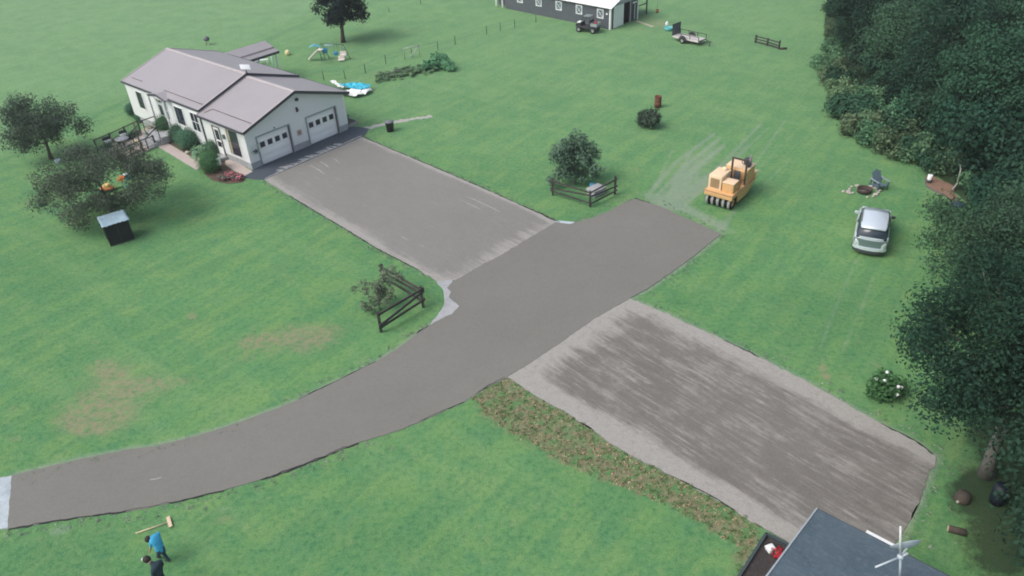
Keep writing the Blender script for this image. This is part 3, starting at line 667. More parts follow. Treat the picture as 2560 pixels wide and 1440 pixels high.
# lamp, camera and number plaque on the gable
p = hl(739.5, 248, 1, 0); mb = MB().bbox((p.x-.1, -.18, p.z-.1), (p.x+.12, -.001, p.z+.08), .03); mb.build('flood_light', M_fascia, house)
p = hl(741, 274, 1, 0); mb = MB(); mb.box((p.x-.06, -.03, p.z-.18), (p.x+.06, -.001, p.z+.18)); mb.lathe([(.05, -.12), (.09, .0), (.06, .12), (.02, .16)], (p.x, -.12, p.z), 8); mb.build('wall_lantern', M_fascia, house)
p = hl(748, 331, 1, 0); pq = MB().bbox((p.x-.19, -.04, p.z-.22), (p.x+.19, -.002, p.z+.22), .015).build('plaque', mat('tan_plaque', (.5, .4, .33), .8), house)
MB().box((p.x-.11, -.05, p.z-.12), (p.x+.11, -.041, p.z+.12)).build('plaque_picture', mat('plaque_red', (.3, .2, .18), .8, .4, 12), pq)
p = hl(685, 319, 1, 0); MB().ball((p.x, -.04, p.z), .06, 8).build('door_sensor', M_brown, house)
p = hl(561, 341, 0, 0); MB().bbox((-.14, p.y-.1, p.z-.16), (-.002, p.y+.1, p.z+.16), .03).build('door_lamp', mat('green_lamp', (.1, .17, .14), .6), house)
# round ornament beside the left door
p = hl(637, 373, 1, 0)
mb = MB(); n = 20
ring = [(p.x+.32*math.cos(2*math.pi*k/n), -.06, p.z+.34*math.sin(2*math.pi*k/n)) for k in range(n+1)]
mb.tube(ring, .045, 6)
tag(mb.build('wreath', mat('silver_ring', (.55, .6, .6), .4, .2)), 'round silvery ring ornament hanging on the white wall left of the nearer garage door', 'wall ornament')
o = bpy.data.objects['wreath']; o.location = HO; o.rotation_euler = (0, 0, HA)
me = leaf_mesh('ornament_fill', [(p.x+dx, -.06, p.z+dz, .14) for dx, dz in ((-.1, -.12), (.1, -.1), (0, -.15))], 60, .12, leaf_mat('ornament_leaf', (.03, .07, .06), (.2, .3, .28)), 5, zs=.8)
oo = link('filling', me, o)
# entrance gable on the garden side
pk = hl(378, 210, 0, -.55)
yl, yr, yp = hl(360, 222, 0, -.5).y, hl(406, 243, 0, -.5).y, 0
yp = (yl+yr)/2
ze = EAVE+.2; zp = ze+.27; ze += .05
def main_x(z): return -OE+(z-EAVE-.2)/(RISE)*(MID+OE)
mb = MB(); t = .05
for ya in (yl, yr):
    vs = [(-.4, ya, ze-.05), (-.4, yp, zp), (main_x(zp)+.15, yp, zp), (main_x(ze)+.02, ya, ze-.02)]
    vs += [(x, y, z-.07) for x, y, z in vs]
    mb.add(vs, [(0, 1, 2, 3), (7, 6, 5, 4), (0, 4, 5, 1), (1, 5, 6, 2), (2, 6, 7, 3), (3, 7, 4, 0)])
er = mb.build('entrance_roof', M_roof, house)
mb = MB()
for ya in (yl, yr): mb.beam((-.42, ya, ze-.1), (-.42, yp, zp-.04), .03, .16)
mb.build('fascia', M_fascia, er)
mb = MB(); mb.prism([(yl, ze-.14), (yr, ze-.14), (yp, zp-.14)], 'x', -.34, -.3); mb.build('pediment', M_white, er)
# porch posts, deck and front door
dk = .62
MB().box((-1.5, yr+.15, .1), (-.01, yl-.1, dk)).build('porch', M_conc, house)
MB().beam((-.46, yr+.25, dk), (-.46, yr+.25, ze-.15), .12).build('porch_post', M_white, house)
MB().beam((-.46, yl-.2, dk), (-.46, yl-.2, ze-.15), .12).build('porch_post', M_white, house)
fd = MB().box((-.035, yp+.1, dk), (-.004, yp+1.0, dk+2.0)).build('front_door', mat('front_door_paint', (.5, .55, .55), .5), house)
MB().box((-.045, yp+.3, dk+1.0), (-.036, yp+.8, dk+1.8)).build('pane', M_glass, fd)
for i in range(3): MB().box((-1.5-.3*(i+1), yr+.3, .02), (-1.5-.3*i, yl-.25, dk-.16*(i+1))).build('step', M_conc, house)
M_rail = mat('dark_wood_rail', (.04, .042, .045), .8, .3, 5)
for yy in (yr+.25, yl-.2):
    mb = MB(); mb.beam((-.5, yy, dk+.9), (-1.5, yy, dk+.9), .06); mb.beam((-1.5, yy, dk+.9), (-2.6, yy, .95), .06)
    for x, z0, z1 in ((-1.5, .3, dk+.9), (-2.6, 0, .98)): mb.beam((x, yy, z0), (x, yy, z1), .05)
    mb.build('stair_rail', M_rail, house)
# roof of the rear porch, standing off the back eave
A = hl(663, 101, 2, 3.35); B = hl(695.5, 127, 2, 2.75)
yb1, yb0 = A.y, B.y; xo = (A.x+B.x)/2
mb = MB()
for ya, za in ((yb0, 2.75), (2*yb1-yb0, 2.75)):
    vs = [(HW_-.4, ya, za), (xo, ya, za), (xo, yb1, 3.35), (HW_-.4, yb1, 3.35)]; vs += [(x, y, z-.07) for x, y, z in vs]
    mb.add(vs, [(0, 1, 2, 3), (7, 6, 5, 4), (0, 4, 5, 1), (1, 5, 6, 2), (2, 6, 7, 3), (3, 7, 4, 0)])
pr_ = mb.build('porch_roof', M_roof, house)
mb = MB(); mb.beam((HW_+OE, yb0, 2.62), (xo+.02, yb0, 2.62), .05, .18); mb.beam((xo+.02, yb0, 2.65), (xo+.02, yb1, 3.24), .05, .14); mb.build('fascia', M_fascia, pr_)
mb = MB(); mb.beam((HW_+.6, yb0+.5*(yb1-yb0)*.6, 3.0), (xo-.05, yb0+.5*(yb1-yb0)*.6, 3.0), .06, .04); mb.build('snow_guard', M_brown, pr_)
for yy in (yb0+.15, 2*yb1-yb0-.15):
    for xx in (xo-.3, (xo+HW_)/2): MB().beam((xx, yy, 0), (xx, yy, 2.68), .12).build('porch_post', M_white, house)
MB().box((HW_+.01, yb0, .05), (xo, 2*yb1-yb0, .35)).build('deck', mat('deck_boards', (.3, .28, .26), .8, .2, 3), house)
# flat-panel internet dish on the ridge
p = Vector((MID, LG-.12, EAVE+RISE+.05))
wp = Matrix.Rotation(HA, 4, 'Z') @ p+HO
sd_ = thing('satellite_dish', 'white flat panel dish on a short mast at the step of the house ridge', 'satellite dish', wp, HA)
MB().tube([(0, 0, -.05), (0, 0, .5)], .035, 8).build('mast', M_fascia, sd_)
Mx = Matrix.Translation((0, .02, .62)) @ Matrix.Rotation(rad(-20), 4, 'Z') @ Matrix.Rotation(rad(12), 4, 'Y') @ Matrix.Rotation(rad(26), 4, 'X')
MB().bbox((-.36, -.27, -.025), (.36, .27, .025), .02, M=Mx).build('panel', mat('dish_white', (.85, .86, .86), .4, .02), sd_)
mb = MB(); mb.beam((-.2, 0, -.03), (0, 0, .3), .03); mb.beam((.2, 0, -.1), (0, 0, .3), .03); mb.build('brace', M_fascia, sd_)

# ------------------------------------------------------------------ barn
bp = at(1525.5, 74.6); BA = rad(45)
barn = thing('barn', 'long dark grey barn with white X-braced windows and white roof at the top', 'barn', bp, BA)
M_bgrey = mat('barn_boards', (.085, .10, .115), .8, .2, 2, .3, dirt=(.115, .105, .12))
M_roofw = mat('white_metal_roof', (.86, .87, .86), .4, .03, 1)
M_in = mat('barn_inside', (.025, .025, .028), .9, .3, 3)
BW, BL, BH = 4.75, 14.8, 2.25; BR = .95
mb = MB(); mb.box((0, .15, -.1), (.15, BL, BH)); mb.box((BW-.15, .15, -.1), (BW, BL, BH)); mb.box((.15, BL-.15, -.1), (BW-.15, BL, BH))
mb.box((0, 0, -.1), (2.15, .15, BH)); mb.box((3.35, 0, -.1), (BW, .15, BH)); mb.build('wall', M_bgrey, barn)
mb = MB(); mb.prism([(0, BH), (BW, BH), (BW/2, BH+BR)], 'y', 0, .15); mb.build('gable', mat('gable_grey', (.4, .44, .46), .6), barn)
mb = MB(); mb.box((.15, 2.2, -.1), (BW-.15, 2.3, BH)); mb.box((.15, .15, -.05), (BW-.15, 2.2, .0)); mb.build('interior', M_in, barn)
for k in range(7):                                    # vertical battens
    pass
for s in (-1, 1):
    mb = MB(); xe = BW/2+s*(BW/2+.28); zz = BH-.05
    mb.prism([(xe, zz), (BW/2, BH+BR+.06), (BW/2, BH+BR), (xe, zz-.06)], 'y', -.3, BL+.3)
    mb.build('roof', M_roofw, barn)
mb = MB(); mb.box((-.03, -.03, 0), (.16, -.001, BH-.05)); mb.box((-.03, -.001, 0), (-.001, .16, BH-.05)); mb.build('corner_trim', M_white, barn)
mb = MB(); mb.box((BW-.14, -.03, 0), (BW+.02, -.001, BH+.02)); mb.build('corner_trim', M_white, barn)
dd = MB().box((.45, -.1, .05), (2.1, -.04, 2.2)).build('sliding_door', M_white, barn)
mb = MB(); mb.box((.3, -.14, 2.22), (3.5, -.03, 2.3)); mb.build('door_track', mat('track', (.4, .42, .43), .5), barn)
mb = MB(); mb.box((3.3, -.03, 0), (3.42, -.001, 2.2)); mb.build('door_post', mat('post_grey', (.45, .46, .46), .8), barn)
d2 = MB().box((3.8, -.03, .1), (4.35, -.001, 1.75)).build('small_door', M_in, barn)
MB().box((3.98, -.05, .15), (4.2, -.031, 1.7)).build('board', mat('weathered', (.4, .4, .4), .8), d2)
MB().box((3.75, -.06, 1.8), (4.4, -.001, 1.95)).build('lintel', M_white, barn)
def bl_(px, py):
    d = ray(px, py); o = np.array([0, 0, CAMH])-np.array(bp); c, s_ = math.cos(BA), math.sin(BA)
    o2 = (c*o[0]+s_*o[1], -s_*o[0]+c*o[1], o[2]); d2_ = (c*d[0]+s_*d[1], -s_*d[0]+c*d[1], d[2]); t = -o2[0]/d2_[0]
    return o2[1]+d2_[1]*t, o2[2]+d2_[2]*t
for px, py in ((1501, 32), (1448, 21.6), (1397, 11.7), (1347, 5), (1300, -5), (1256, -13)):
    y, z = bl_(px, py); z = 1.42
    mb = MB(); w2, h2, t = .42, .46, .09
    for lo, hi in (((y-w2, z-h2), (y-w2+t, z+h2)), ((y+w2-t, z-h2), (y+w2, z+h2)), ((y-w2+t, z+h2-t), (y+w2-t, z+h2)), ((y-w2+t, z-h2), (y+w2-t, z-h2+t))):
        mb.box((-.05, lo[0], lo[1]), (-.002, hi[0], hi[1]))
    f = mb.build('window', M_white, barn)
    for sg in (-1, 1):
        mb = MB(); mb.beam((-.03-.006*sg, y-sg*(w2-.05), z-h2+.06), (-.03-.006*sg, y+sg*(w2-.05), z+h2-.06), .025, .07, up=(1, 0, 0)); mb.build('brace', M_white, f)
    MB().box((-.012, y-w2+t, z-h2+t), (-.003, y+w2-t, z+h2-t)).build('pane', mat('window_blue', (.12, .17, .2), .3) if px == 1501 else bpy.data.materials['window_blue'], f)
yy = bl_(1508+18, 47)[0]
MB().bbox((-.14, .3, 1.45), (-.002, .5, 1.6), .03).build('meter_box', M_white, barn)
# porch at the far end and lean-to on the right
for y in (BL+.55, BL+1.55): MB().beam((.1, y, 0), (.1, y, 2.1), .13).build('porch_post', M_white, barn)
mb = MB(); mb.box((.9, BL+.001, 0), (1.0, BL+2, 2.1)); mb.build('porch_wall', M_bgrey, barn)
mb = MB(); mb.box((-.3, BL+.31, 2.15), (BW+.3, BL+2.2, 2.22)); mb.build('porch_roof', M_roofw, barn)
mb = MB(); mb.prism([(BW+.05, 2.15), (BW+2.2, 1.75), (BW+2.2, 1.69), (BW+.05, 2.09)], 'y', .1, 5); mb.build('lean_to_roof', M_fascia, barn)
for y in (.3, 2.6, 4.8): MB().beam((BW+2.0, y, 0), (BW+2.0, y, 1.72), .12).build('lean_to_post', M_fascia, barn)
for z in (.5, 1.2): MB().beam((BW+.1, .3, z), (BW+2.0, .3, z), .05, .1).build('lean_to_rail', mat('rail_teal', (.2, .27, .28), .8) if z == .5 else M_fascia, barn)
a, b_ = at(1592, 54), at(1634, 68)
bd = thing('loose_board', 'long pale weathered board lying on the grass at the barn door', 'board', a)
mb = MB(); mb.beam((0, 0, .05), Vector(b_-a)+Vector((0, 0, .04)), .22, .06); mb.build('plank', mat('pale_board', (.42, .38, .31), .9, .2, 4), bd)
hb = thing('hanging_basket', 'rust coloured bucket hanging by the lean-to on the right end of the barn', 'bucket', at(1642, 44))
MB().lathe([(.14, .5), (.2, .85), (.17, .85), (.12, .54)], n=10).build('bucket', mat('rust_bucket', (.2, .1, .06), .8, .3), hb); MB().tube([(0, 0, .8), (0, 0, 1.75)], .015, 5).build('cord', M_fascia, hb)

# ------------------------------------------------------------------ wheels and vehicles
M_tyre = mat('tyre_rubber', (.022, .022, .024), .85, .3, 8)
M_rim = mat('alloy_rim', (.5, .52, .54), .35, .1, 4, metal=.6)
def wheel(parent, c, r, wd, axis='y', rim=True, name='wheel', tmat=None, tread=None):
    e = bpy.data.objects.new(name, None)
    mb = MB(); p = [(r*.55, -wd/2), (r*.9, -wd/2), (r, -wd*.32), (r, wd*.32), (r*.9, wd/2), (r*.55, wd/2)]
    n = 20; vs = []; fs = []
    for q, h in p:
        for k in range(n):
            a = 2*math.pi*k/n; u, v = q*math.cos(a), q*math.sin(a)
            vs.append((u, h, v) if axis == 'y' else (h, u, v))
    for i in range(len(p)-1):
        for k in range(n): fs.append((i*n+k, i*n+(k+1) % n, (i+1)*n+(k+1) % n, (i+1)*n+k))
    mb.add(vs, fs, 0, True)
    if tread:
        for f_i, f in enumerate(mb.f):
            if 2*n <= f_i < 3*n: mb.mi[f_i] = 1
    t = mb.build(name, [tmat or M_tyre]+([tread] if tread else []), parent, c)
    if rim:
        mb = MB()
        for s in (-1, 1):
            h = s*wd*.36
            mb.tube([(0, h-.01, 0), (0, h+.01, 0)] if axis == 'y' else [(h-.01, 0, 0), (h+.01, 0, 0)], r*.57, 14)
            for k in range(5):
                a = 2*math.pi*k/5; e_ = (math.cos(a)*r*.5, h+.015*s, math.sin(a)*r*.5) if axis == 'y' else (h+.015*s, math.cos(a)*r*.5, math.sin(a)*r*.5)
                mb.beam((0, h+.015*s, 0) if axis == 'y' else (h+.015*s, 0, 0), e_, r*.14, .02)
        mb.build('rim', rim if not isinstance(rim, bool) else M_rim, t)
    return t
def car_paint(name, col, rough=.3, metal=.4):
    m, nt, b = new_mat(name); P = nt.nodes.new('ShaderNodeTexCoord').outputs['Object']
    nt.links.new(mixc(nt, noise(nt, P, 3, 3), tuple(v*.93 for v in col), tuple(min(1, v*1.05) for v in col)), b.inputs['Base Color'])
    b.inputs['Roughness'].default_value = rough; b.inputs['Metallic'].default_value = metal; b.inputs['Coat Weight'].default_value = .5
    return m
M_silver = car_paint('silver_paint', (.56, .63, .66), .3, .3); M_cargrey = car_paint('grey_green_panel', (.13, .19, .19), .45, .1)
sc_ = (at(2160, 625)+at(2185, 535))*.5
suv = thing('parked_car', 'silver family car with dark rear window parked on the grass near the fire pit', 'car', (20.3, 37.0, 0), rad(63.5))
def loft(sts, mi=0, smooth=True, cap=True):           # stations: (x, [(y,z)...]) half sections from sill to centre
    mb = MB(); rows = []
    for x, prof in sts:
        full = [(x, -y, z) for y, z in prof]+[(x, y, z) for y, z in reversed(prof) if y > 1e-6]
        rows.append(full)
    n = len(rows[0]); vs = [p for r in rows for p in r]; fs = []
    for i in range(len(rows)-1):
        for k in range(n-1): fs.append((i*n+k, i*n+k+1, (i+1)*n+k+1, (i+1)*n+k))
        fs.append((i*n+n-1, i*n, (i+1)*n, (i+1)*n+n-1))
    if cap: fs += [tuple(range(n))[::-1], tuple((len(rows)-1)*n+k for k in range(n))]
    return mb.add(vs, fs, mi, smooth)
def sec(w, zb, zbelt, ztop, wt, crown=.04):
    return [(w*.9, zb), (w*.985, zb+.12), (w, zb+(zbelt-zb)*.55), (w*.975, zbelt), (wt, ztop-.03), (wt*.7, ztop), (0, ztop+crown)]
body = [(-2.25, sec(.74, .5, .72, .78, .70, .0)), (-2.2, sec(.84, .36, .88, .95, .78)), (-2.05, sec(.90, .3, 1.0, 1.05, .80)), (-1.7, sec(.925, .3, 1.03, 1.08, .80)), (0, sec(.93, .3, 1.0, 1.06, .8)), (.95, sec(.925, .3, 1.0, 1.06, .80)), (1.5, sec(.91, .3, .93, 1.0, .76)), (2.0, sec(.86, .32, .82, .88, .66)), (2.22, sec(.74, .4, .68, .74, .55)), (2.3, sec(.62, .46, .6, .64, .45))]
loft(body).build('body', M_silver, suv)
cab = [(-2.14, [(.80, 1.0), (.79, 1.04), (.74, 1.07), (0, 1.09)]), (-1.86, [(.84, 1.02), (.80, 1.25), (.68, 1.5), (0, 1.54)]), (-1.4, [(.86, 1.02), (.83, 1.24), (.72, 1.6), (0, 1.65)]), (-.2, [(.865, 1.02), (.84, 1.26), (.74, 1.63), (0, 1.69)]), (.35, [(.86, 1.02), (.83, 1.22), (.71, 1.58), (0, 1.64)]), (1.05, [(.80, .98), (.77, 1.06), (.70, 1.1), (0, 1.14)])]
loft(cab).build('cabin', [glass_mat('car_glass', (.02, .03, .04))], suv)
rf = [(-1.98, [(.62, 1.5), (.64, 1.535), (0, 1.585)]), (-1.85, [(.69, 1.55), (.65, 1.59), (0, 1.63)]), (-1.35, [(.735, 1.60), (.69, 1.64), (0, 1.685)]), (-.2, [(.745, 1.63), (.70, 1.67), (0, 1.715)]), (.36, [(.70, 1.575), (.65, 1.62), (0, 1.66)])]
M_caroof = car_paint('silver_roof', (.62, .70, .76), .3, .2)
loft(rf).build('roof_panel', M_caroof, suv)
for s in (-1, 1):
    MB().tube([(-1.5, s*.69, 1.64), (-.6, s*.71, 1.69), (.2, s*.68, 1.64)], .022, 6).build('roof_rail', M_fascia, suv)
    mb = MB(); mb.beam((.36, s*.73, 1.57), (1.04, s*.775, 1.08), .07, .05); mb.build('windscreen_pillar', M_silver, suv)
    mb = MB(); mb.beam((-.4, s*.77, 1.58), (-.35, s*.87, 1.03), .07, .05); mb.build('door_pillar', M_fascia, suv)
    m = MB().bbox((.72, s*.93-.02 if s > 0 else s*.93-.2, .98), (.86, s*.93+.2 if s > 0 else s*.93+.02, 1.13), .03); m.build('side_mirror', M_silver if s > 0 else M_fascia, suv)
    mb = MB(); mb.bbox((2.02, s*.6-.15, .68), (2.24, s*.6+.15, .8), .03); mb.build('headlight', glass_mat('lamp_glass', (.4, .42, .45)) if s < 0 else bpy.data.materials['lamp_glass'], suv)
    for x in (-1.38, 1.38): wheel(suv, (x, s*.82, .34), .34, .22)
def arc_bar(z0, z1, x0, dep, hw, cv):
    ys = [hw*(k/6) for k in range(-6, 7)]; o_ = [(x0+cv*abs(y/hw)**2.6, y) for y in ys]; i_ = [(x0+dep+cv*abs(y/hw)**2.6, y*.97) for y in ys]
    mb = MB(); mb.prism(o_+i_[::-1], 'z', z0, z1); return mb
arc_bar(.57, .97, -2.31, .14, .89, .17).build('tailgate', M_cargrey, suv)
arc_bar(.975, 1.09, -2.27, .2, .89, .3).build('tailgate_lip', M_caroof, suv)
arc_bar(.42, .58, -2.40, .2, .9, .26).build('rear_bumper', M_caroof, suv)
arc_bar(.22, .415, -2.33, .2, .86, .26).build('bumper_skirt', M_fascia, suv)

suv.scale = (.95, .94, 1.03)
# pneumatic-tyred roller
M_cream = mat('cream_machine_paint', (.66, .40, .18), .5, .1, 2, 0, dirt=(.48, .30, .15))
M_cream2 = mat('faded_machine_paint', (.80, .60, .40), .55, .06, 2)
M_orange = mat('worn_deck_edge', (.42, .22, .12), .7, .3, 5)
M_trd = mat('dusty_tread', (.3, .33, .32), .9, .25, 20, .6)
rl = thing('road_roller', 'cream pneumatic road roller with five dusty front tyres and a dark roll bar', 'road roller', at(1759, 511), rad(-40.2))
for k in range(5): wheel(rl, (.16+k*.355, .38, .42), .42, .235, 'x', M_cream, tread=M_trd)
for k in range(4): wheel(rl, (.33+k*.355, 2.75, .42), .42, .235, 'x', M_cream)
MB().tube([(.05, .38, .42), (1.7, .38, .42)], .07, 8).build('axle', M_fascia, rl); MB().tube([(.1, 2.75, .42), (1.65, 2.75, .42)], .07, 8).build('axle', M_fascia, rl)
mb = MB(); mb.bbox((-.02, -.05, .74), (1.78, .02, 1.02), .02); mb.bbox((-.02, .02, .8), (.04, .85, 1.0), .01); mb.bbox((1.72, .02, .8), (1.78, .8, 1.0), .01); mb.build('front_apron', M_cream, rl)
MB().bbox((-.04, -.07, 1.0), (1.8, 3.25, 1.06), .02).build('deck', M_orange, rl)
MB().bbox((-.0, -.03, 1.055), (1.76, 3.2, 1.075), .008).build('deck_plate', M_cream, rl)
for x in (0.0, 1.74):
    mb = MB(); mb.prism([(.82, .3), (2.2, .3), (2.75, .62), (3.2, .86), (3.25, 1.0), (.82, 1.0)], 'x', x, x+.045); mb.build('side_panel', M_cream, rl)
mb = MB(); mb.bbox((.08, .95, .35), (1.7, 2.25, .98), .03); mb.build('ballast_tank', M_fascia, rl)
mb = MB(); mb.bbox((.0, 3.18, .8), (1.78, 3.3, 1.3), .02); mb.build('rear_plate', M_cream, rl)
eh = MB().bbox((.06, .2, 1.07), (.9, 1.5, 1.98), .03).build('engine_hood', M_cream2, rl)
MB().box((.2, .18, 1.2), (.76, .21, 1.8)).build('grille', mat('grille_mesh', (.2, .16, .1), .7, .4, 30, .5), eh)
mb = MB()
for k in range(7): mb.box((.2, .168, 1.23+k*.085), (.76, .179, 1.25+k*.085))
stuff(mb.build('grille_slats', M_cream, eh))
MB().lathe([(0.0, .0), (.17, .0), (.19, .06), (.16, .13), (.0, .16)], (.55, 1.3, 1.985), 14).build('air_cleaner', M_cream2, eh)
MB().bbox((.95, .24, 1.07), (1.66, .9, 1.66), .02).build('cabinet', M_cream, rl)
MB().bbox((.93, .2, 1.661), (1.69, .94, 1.72), .015).build('cabinet_lid', M_cream2, rl)
hd = MB(); hd.prism([(1.95, 1.07), (3.15, 1.07), (3.15, 1.86), (2.1, 1.92), (1.95, 1.8)], 'x', .3, 1.70); hd = hd.build('tank_hood', M_cream, rl)
MB().bbox((.27, 2.05, 1.905), (1.73, 3.18, 1.95), .015).build('hood_lid', M_cream2, hd)
mb = MB(); mb.prism([(1.0, 1.07), (2.0, 1.07), (2.0, 1.8), (1.5, 1.5), (1.1, 1.35)], 'x', .48, .55); mb.build('dash_panel', M_cream2, rl)
st = MB().bbox((1.02, 1.15, 1.36), (1.45, 1.6, 1.5), .05).build('seat', M_fascia, rl)
MB().bbox((1.04, 1.55, 1.46), (1.43, 1.68, 1.95), .05).build('seat_back', M_fascia, st); MB().box((1.1, 1.2, 1.08), (1.35, 1.5, 1.33)).build('seat_base', M_fascia, st)
M_rops = mat('roll_bar_paint', (.05, .045, .045), .6, .3, 4, dirt=(.16, .09, .06))
mb = MB(); mb.beam((.8, 1.75, 1.08), (.8, 1.75, 2.62), .1); mb.beam((1.7, 1.75, 1.08), (1.7, 1.75, 2.62), .1); mb.beam((.75, 1.75, 2.66), (1.75, 1.75, 2.66), .09); mb.build('roll_bar', M_rops, rl)
mb = MB(); mb.beam((1.45, 2.4, 1.83), (1.4, 2.32, 2.3), .06); n = 14
mb.tube([(1.4+.22*math.cos(2*math.pi*k/n), 2.3+.2*math.sin(2*math.pi*k/n), 2.32+.1*math.sin(2*math.pi*k/n)) for k in range(n+1)], .022, 6); mb.build('steering_wheel', M_fascia, rl)
mb = MB(); mb.tube([(1.5, 2.75, 1.83), (1.5, 2.75, 2.5), (1.53, 2.85, 2.62)], .06, 8); mb.lathe([(.1, 0), (.12, .1), (.12, .35), (.1, .42)], (1.5, 2.75, 1.95), 10); mb.build('exhaust_stack', mat('exhaust_grey', (.25, .22, .22), .7, .4, 6), rl)
MB().lathe([(0, 0), (.17, .0), (.19, .08), (.19, .34), (.14, .42), (0, .43)], (1.3, 2.75, 1.955), 14).build('air_filter', M_fascia, rl)
mb = MB(); mb.bbox((1.5, 2.35, 1.955), (1.64, 2.6, 2.2), .03); mb.build('control_box', M_fascia, rl)
mb = MB(); mb.prism([(3.22, 1.0), (3.7, 1.25), (3.7, 1.3), (3.22, 1.3)], 'x', 1.1, 1.76); mb.build('rear_step', M_cream2, rl)
MB().tube([(1.72, .85, 1.06), (1.72, 1.2, 1.55), (1.72, 1.6, 1.55), (1.72, 1.75, 1.3)], .02, 6).build('handrail', M_rops, rl)

# side-by-side utility vehicle
uv = thing('utility_vehicle', 'small dark open utility vehicle with white hood parked beside the barn wall', 'utility vehicle', at(1470, 79), rad(148))
M_uv = mat('utility_dark', (.03, .033, .04), .5, .2, 4)
for s in (-1, 1):
    for x in (-.78, .78): wheel(uv, (x, s*.5, .29), .29, .24)
MB().bbox((-1.15, -.48, .35), (1.1, .48, .6), .05).build('chassis', M_uv, uv)
mb = MB(); mb.prism([(.55, .58), (1.2, .55), (1.15, .78), (.6, .95)], 'y', -.46, .46); h = mb.build('front_cowl', M_uv, uv)
MB().bbox((.72, -.3, .86), (1.12, .3, .94), .03).build('hood', M_white, uv)
mb = MB()
for s in (-1, 1):
    mb.tube([(.6, s*.5, .85), (.3, s*.46, 1.55), (-.35, s*.46, 1.58), (-.45, s*.5, .7)], .03, 6)
for x, z in ((.3, 1.55), (-.35, 1.58)): mb.tube([(x, -.46, z), (x, .46, z)], .03, 6)
mb.build('roll_cage', M_uv, uv); MB().bbox((-.4, -.45, 1.58), (.34, .45, 1.62), .015).build('canopy', mat('canopy_grey', (.2, .24, .24), .6), uv)
for s in (-1, 1):
    a = MB().bbox((-.35, s*.24-.19, .6), (.1, s*.24+.19, .75), .04).build('seat', M_uv, uv); MB().bbox((-.42, s*.24-.19, .7), (-.3, s*.24+.19, 1.2), .04).build('seat_back', M_uv, a)
mb = MB(); mb.box((-1.2, -.5, .68), (-.48, .5, .73)); mb.box((-1.2, -.5, .73), (-.48, -.46, .98)); mb.box((-1.2, .46, .73), (-.48, .5, .98)); mb.box((-1.2, -.46, .73), (-1.16, .46, .98)); mb.box((-.52, -.46, .73), (-.48, .46, .98)); mb.build('cargo_bed', mat('bed_grey', (.3, .34, .35), .6), uv)
wl = Matrix.Rotation(rad(148), 4, 'Z') @ Vector((-.9, .1, .73))+at(1470, 79)
jc = thing('fuel_can', 'small red fuel can standing in the bed of the dark utility vehicle', 'fuel can', wl)
MB().bbox((-.14, -.1, 0), (.14, .1, .36), .03).build('can', mat('red_plastic', (.45, .05, .07), .5), jc); MB().tube([(.05, 0, .36), (.12, 0, .46)], .03, 6).build('spout', M_fascia, jc)

# utility trailer
tr = thing('utility_trailer', 'small flat utility trailer with its mesh ramp gate up on the far lawn', 'trailer', at(1690, 98), rad(-47.5))
M_tw = mat('trailer_boards', (.5, .48, .46), .8, .2, 4); M_ts = mat('trailer_steel', (.05, .055, .06), .6, .3, 4)
MB().box((0, -.62, .4), (3.0, .62, .46)).build('frame', M_ts, tr)
for k in range(6): MB().box((.02, -.6+k*.2, .462), (2.98, -.42+k*.2, .50)).build('plank', M_tw, tr)
MB().box((0, -.66, .36), (3.0, -.625, .52)).build('side_board', mat('pale_side', (.6, .57, .54), .8), tr)
for s in (-1, 1):
    mb = MB(); mb.beam((0, s*.64, .85), (3.0, s*.64, .85), .05)
    for x in (0.02, 1, 2, 2.98): mb.beam((x, s*.64, .46), (x, s*.64, .85), .045)
    mb.build('side_rail', M_ts, tr); wheel(tr, (1.3, s*.8, .28), .28, .18)
    mb = MB()
    for k in range(9):
        a0, a1 = math.pi*k/9, math.pi*(k+1)/9; mb.beam((1.3+.37*math.cos(a0), s*.8, .28+.37*math.sin(a0)), (1.3+.37*math.cos(a1), s*.8, .28+.37*math.sin(a1)), .22, .02, up=(0, 1, 0))
    mb.build('mudguard', M_ts, tr)
mb = MB(); mb.beam((3.0, -.5, .42), (3.75, 0, .42), .07); mb.beam((3.0, .5, .42), (3.75, 0, .42), .07); mb.beam((3.6, 0, .42), (4.0, 0, .42), .08); mb.beam((3.8, 0, 0), (3.8, 0, .5), .05); mb.build('drawbar', M_ts, tr)
mb = MB(); mb.box((-.06, -.62, .45), (-.02, .62, 1.55)); rg_ = mb.build('ramp_gate', mat('gate_mesh', (.1, .12, .13), .7, .3, 20), tr)
mb = MB()
for y in (-.62, 0, .6): mb.box((-.075, y, .45), (-.005, y+.05, 1.55))
mb.box((-.075, -.62, 1.5), (-.005, .65, 1.56)); mb.build('gate_frame', M_ts, rg_)
tb = thing('tub', 'low turquoise tub on the grass just left of the trailer ramp gate', 'tub', at(1671, 76))
MB().lathe([(.0, .02), (.38, .02), (.48, .34), (.44, .34), (.36, .08), (0, .06)], n=18).build('shell', mat('turquoise_plastic', (.12, .42, .42), .5), tb)
tb = thing('white_jug', 'small white jug on the grass behind the turquoise tub', 'jug', at(1667, 65))
MB().lathe([(.0, 0), (.17, 0), (.17, .3), (.07, .42), (.07, .48), (0, .48)], n=12).build('jug', M_white, tb)

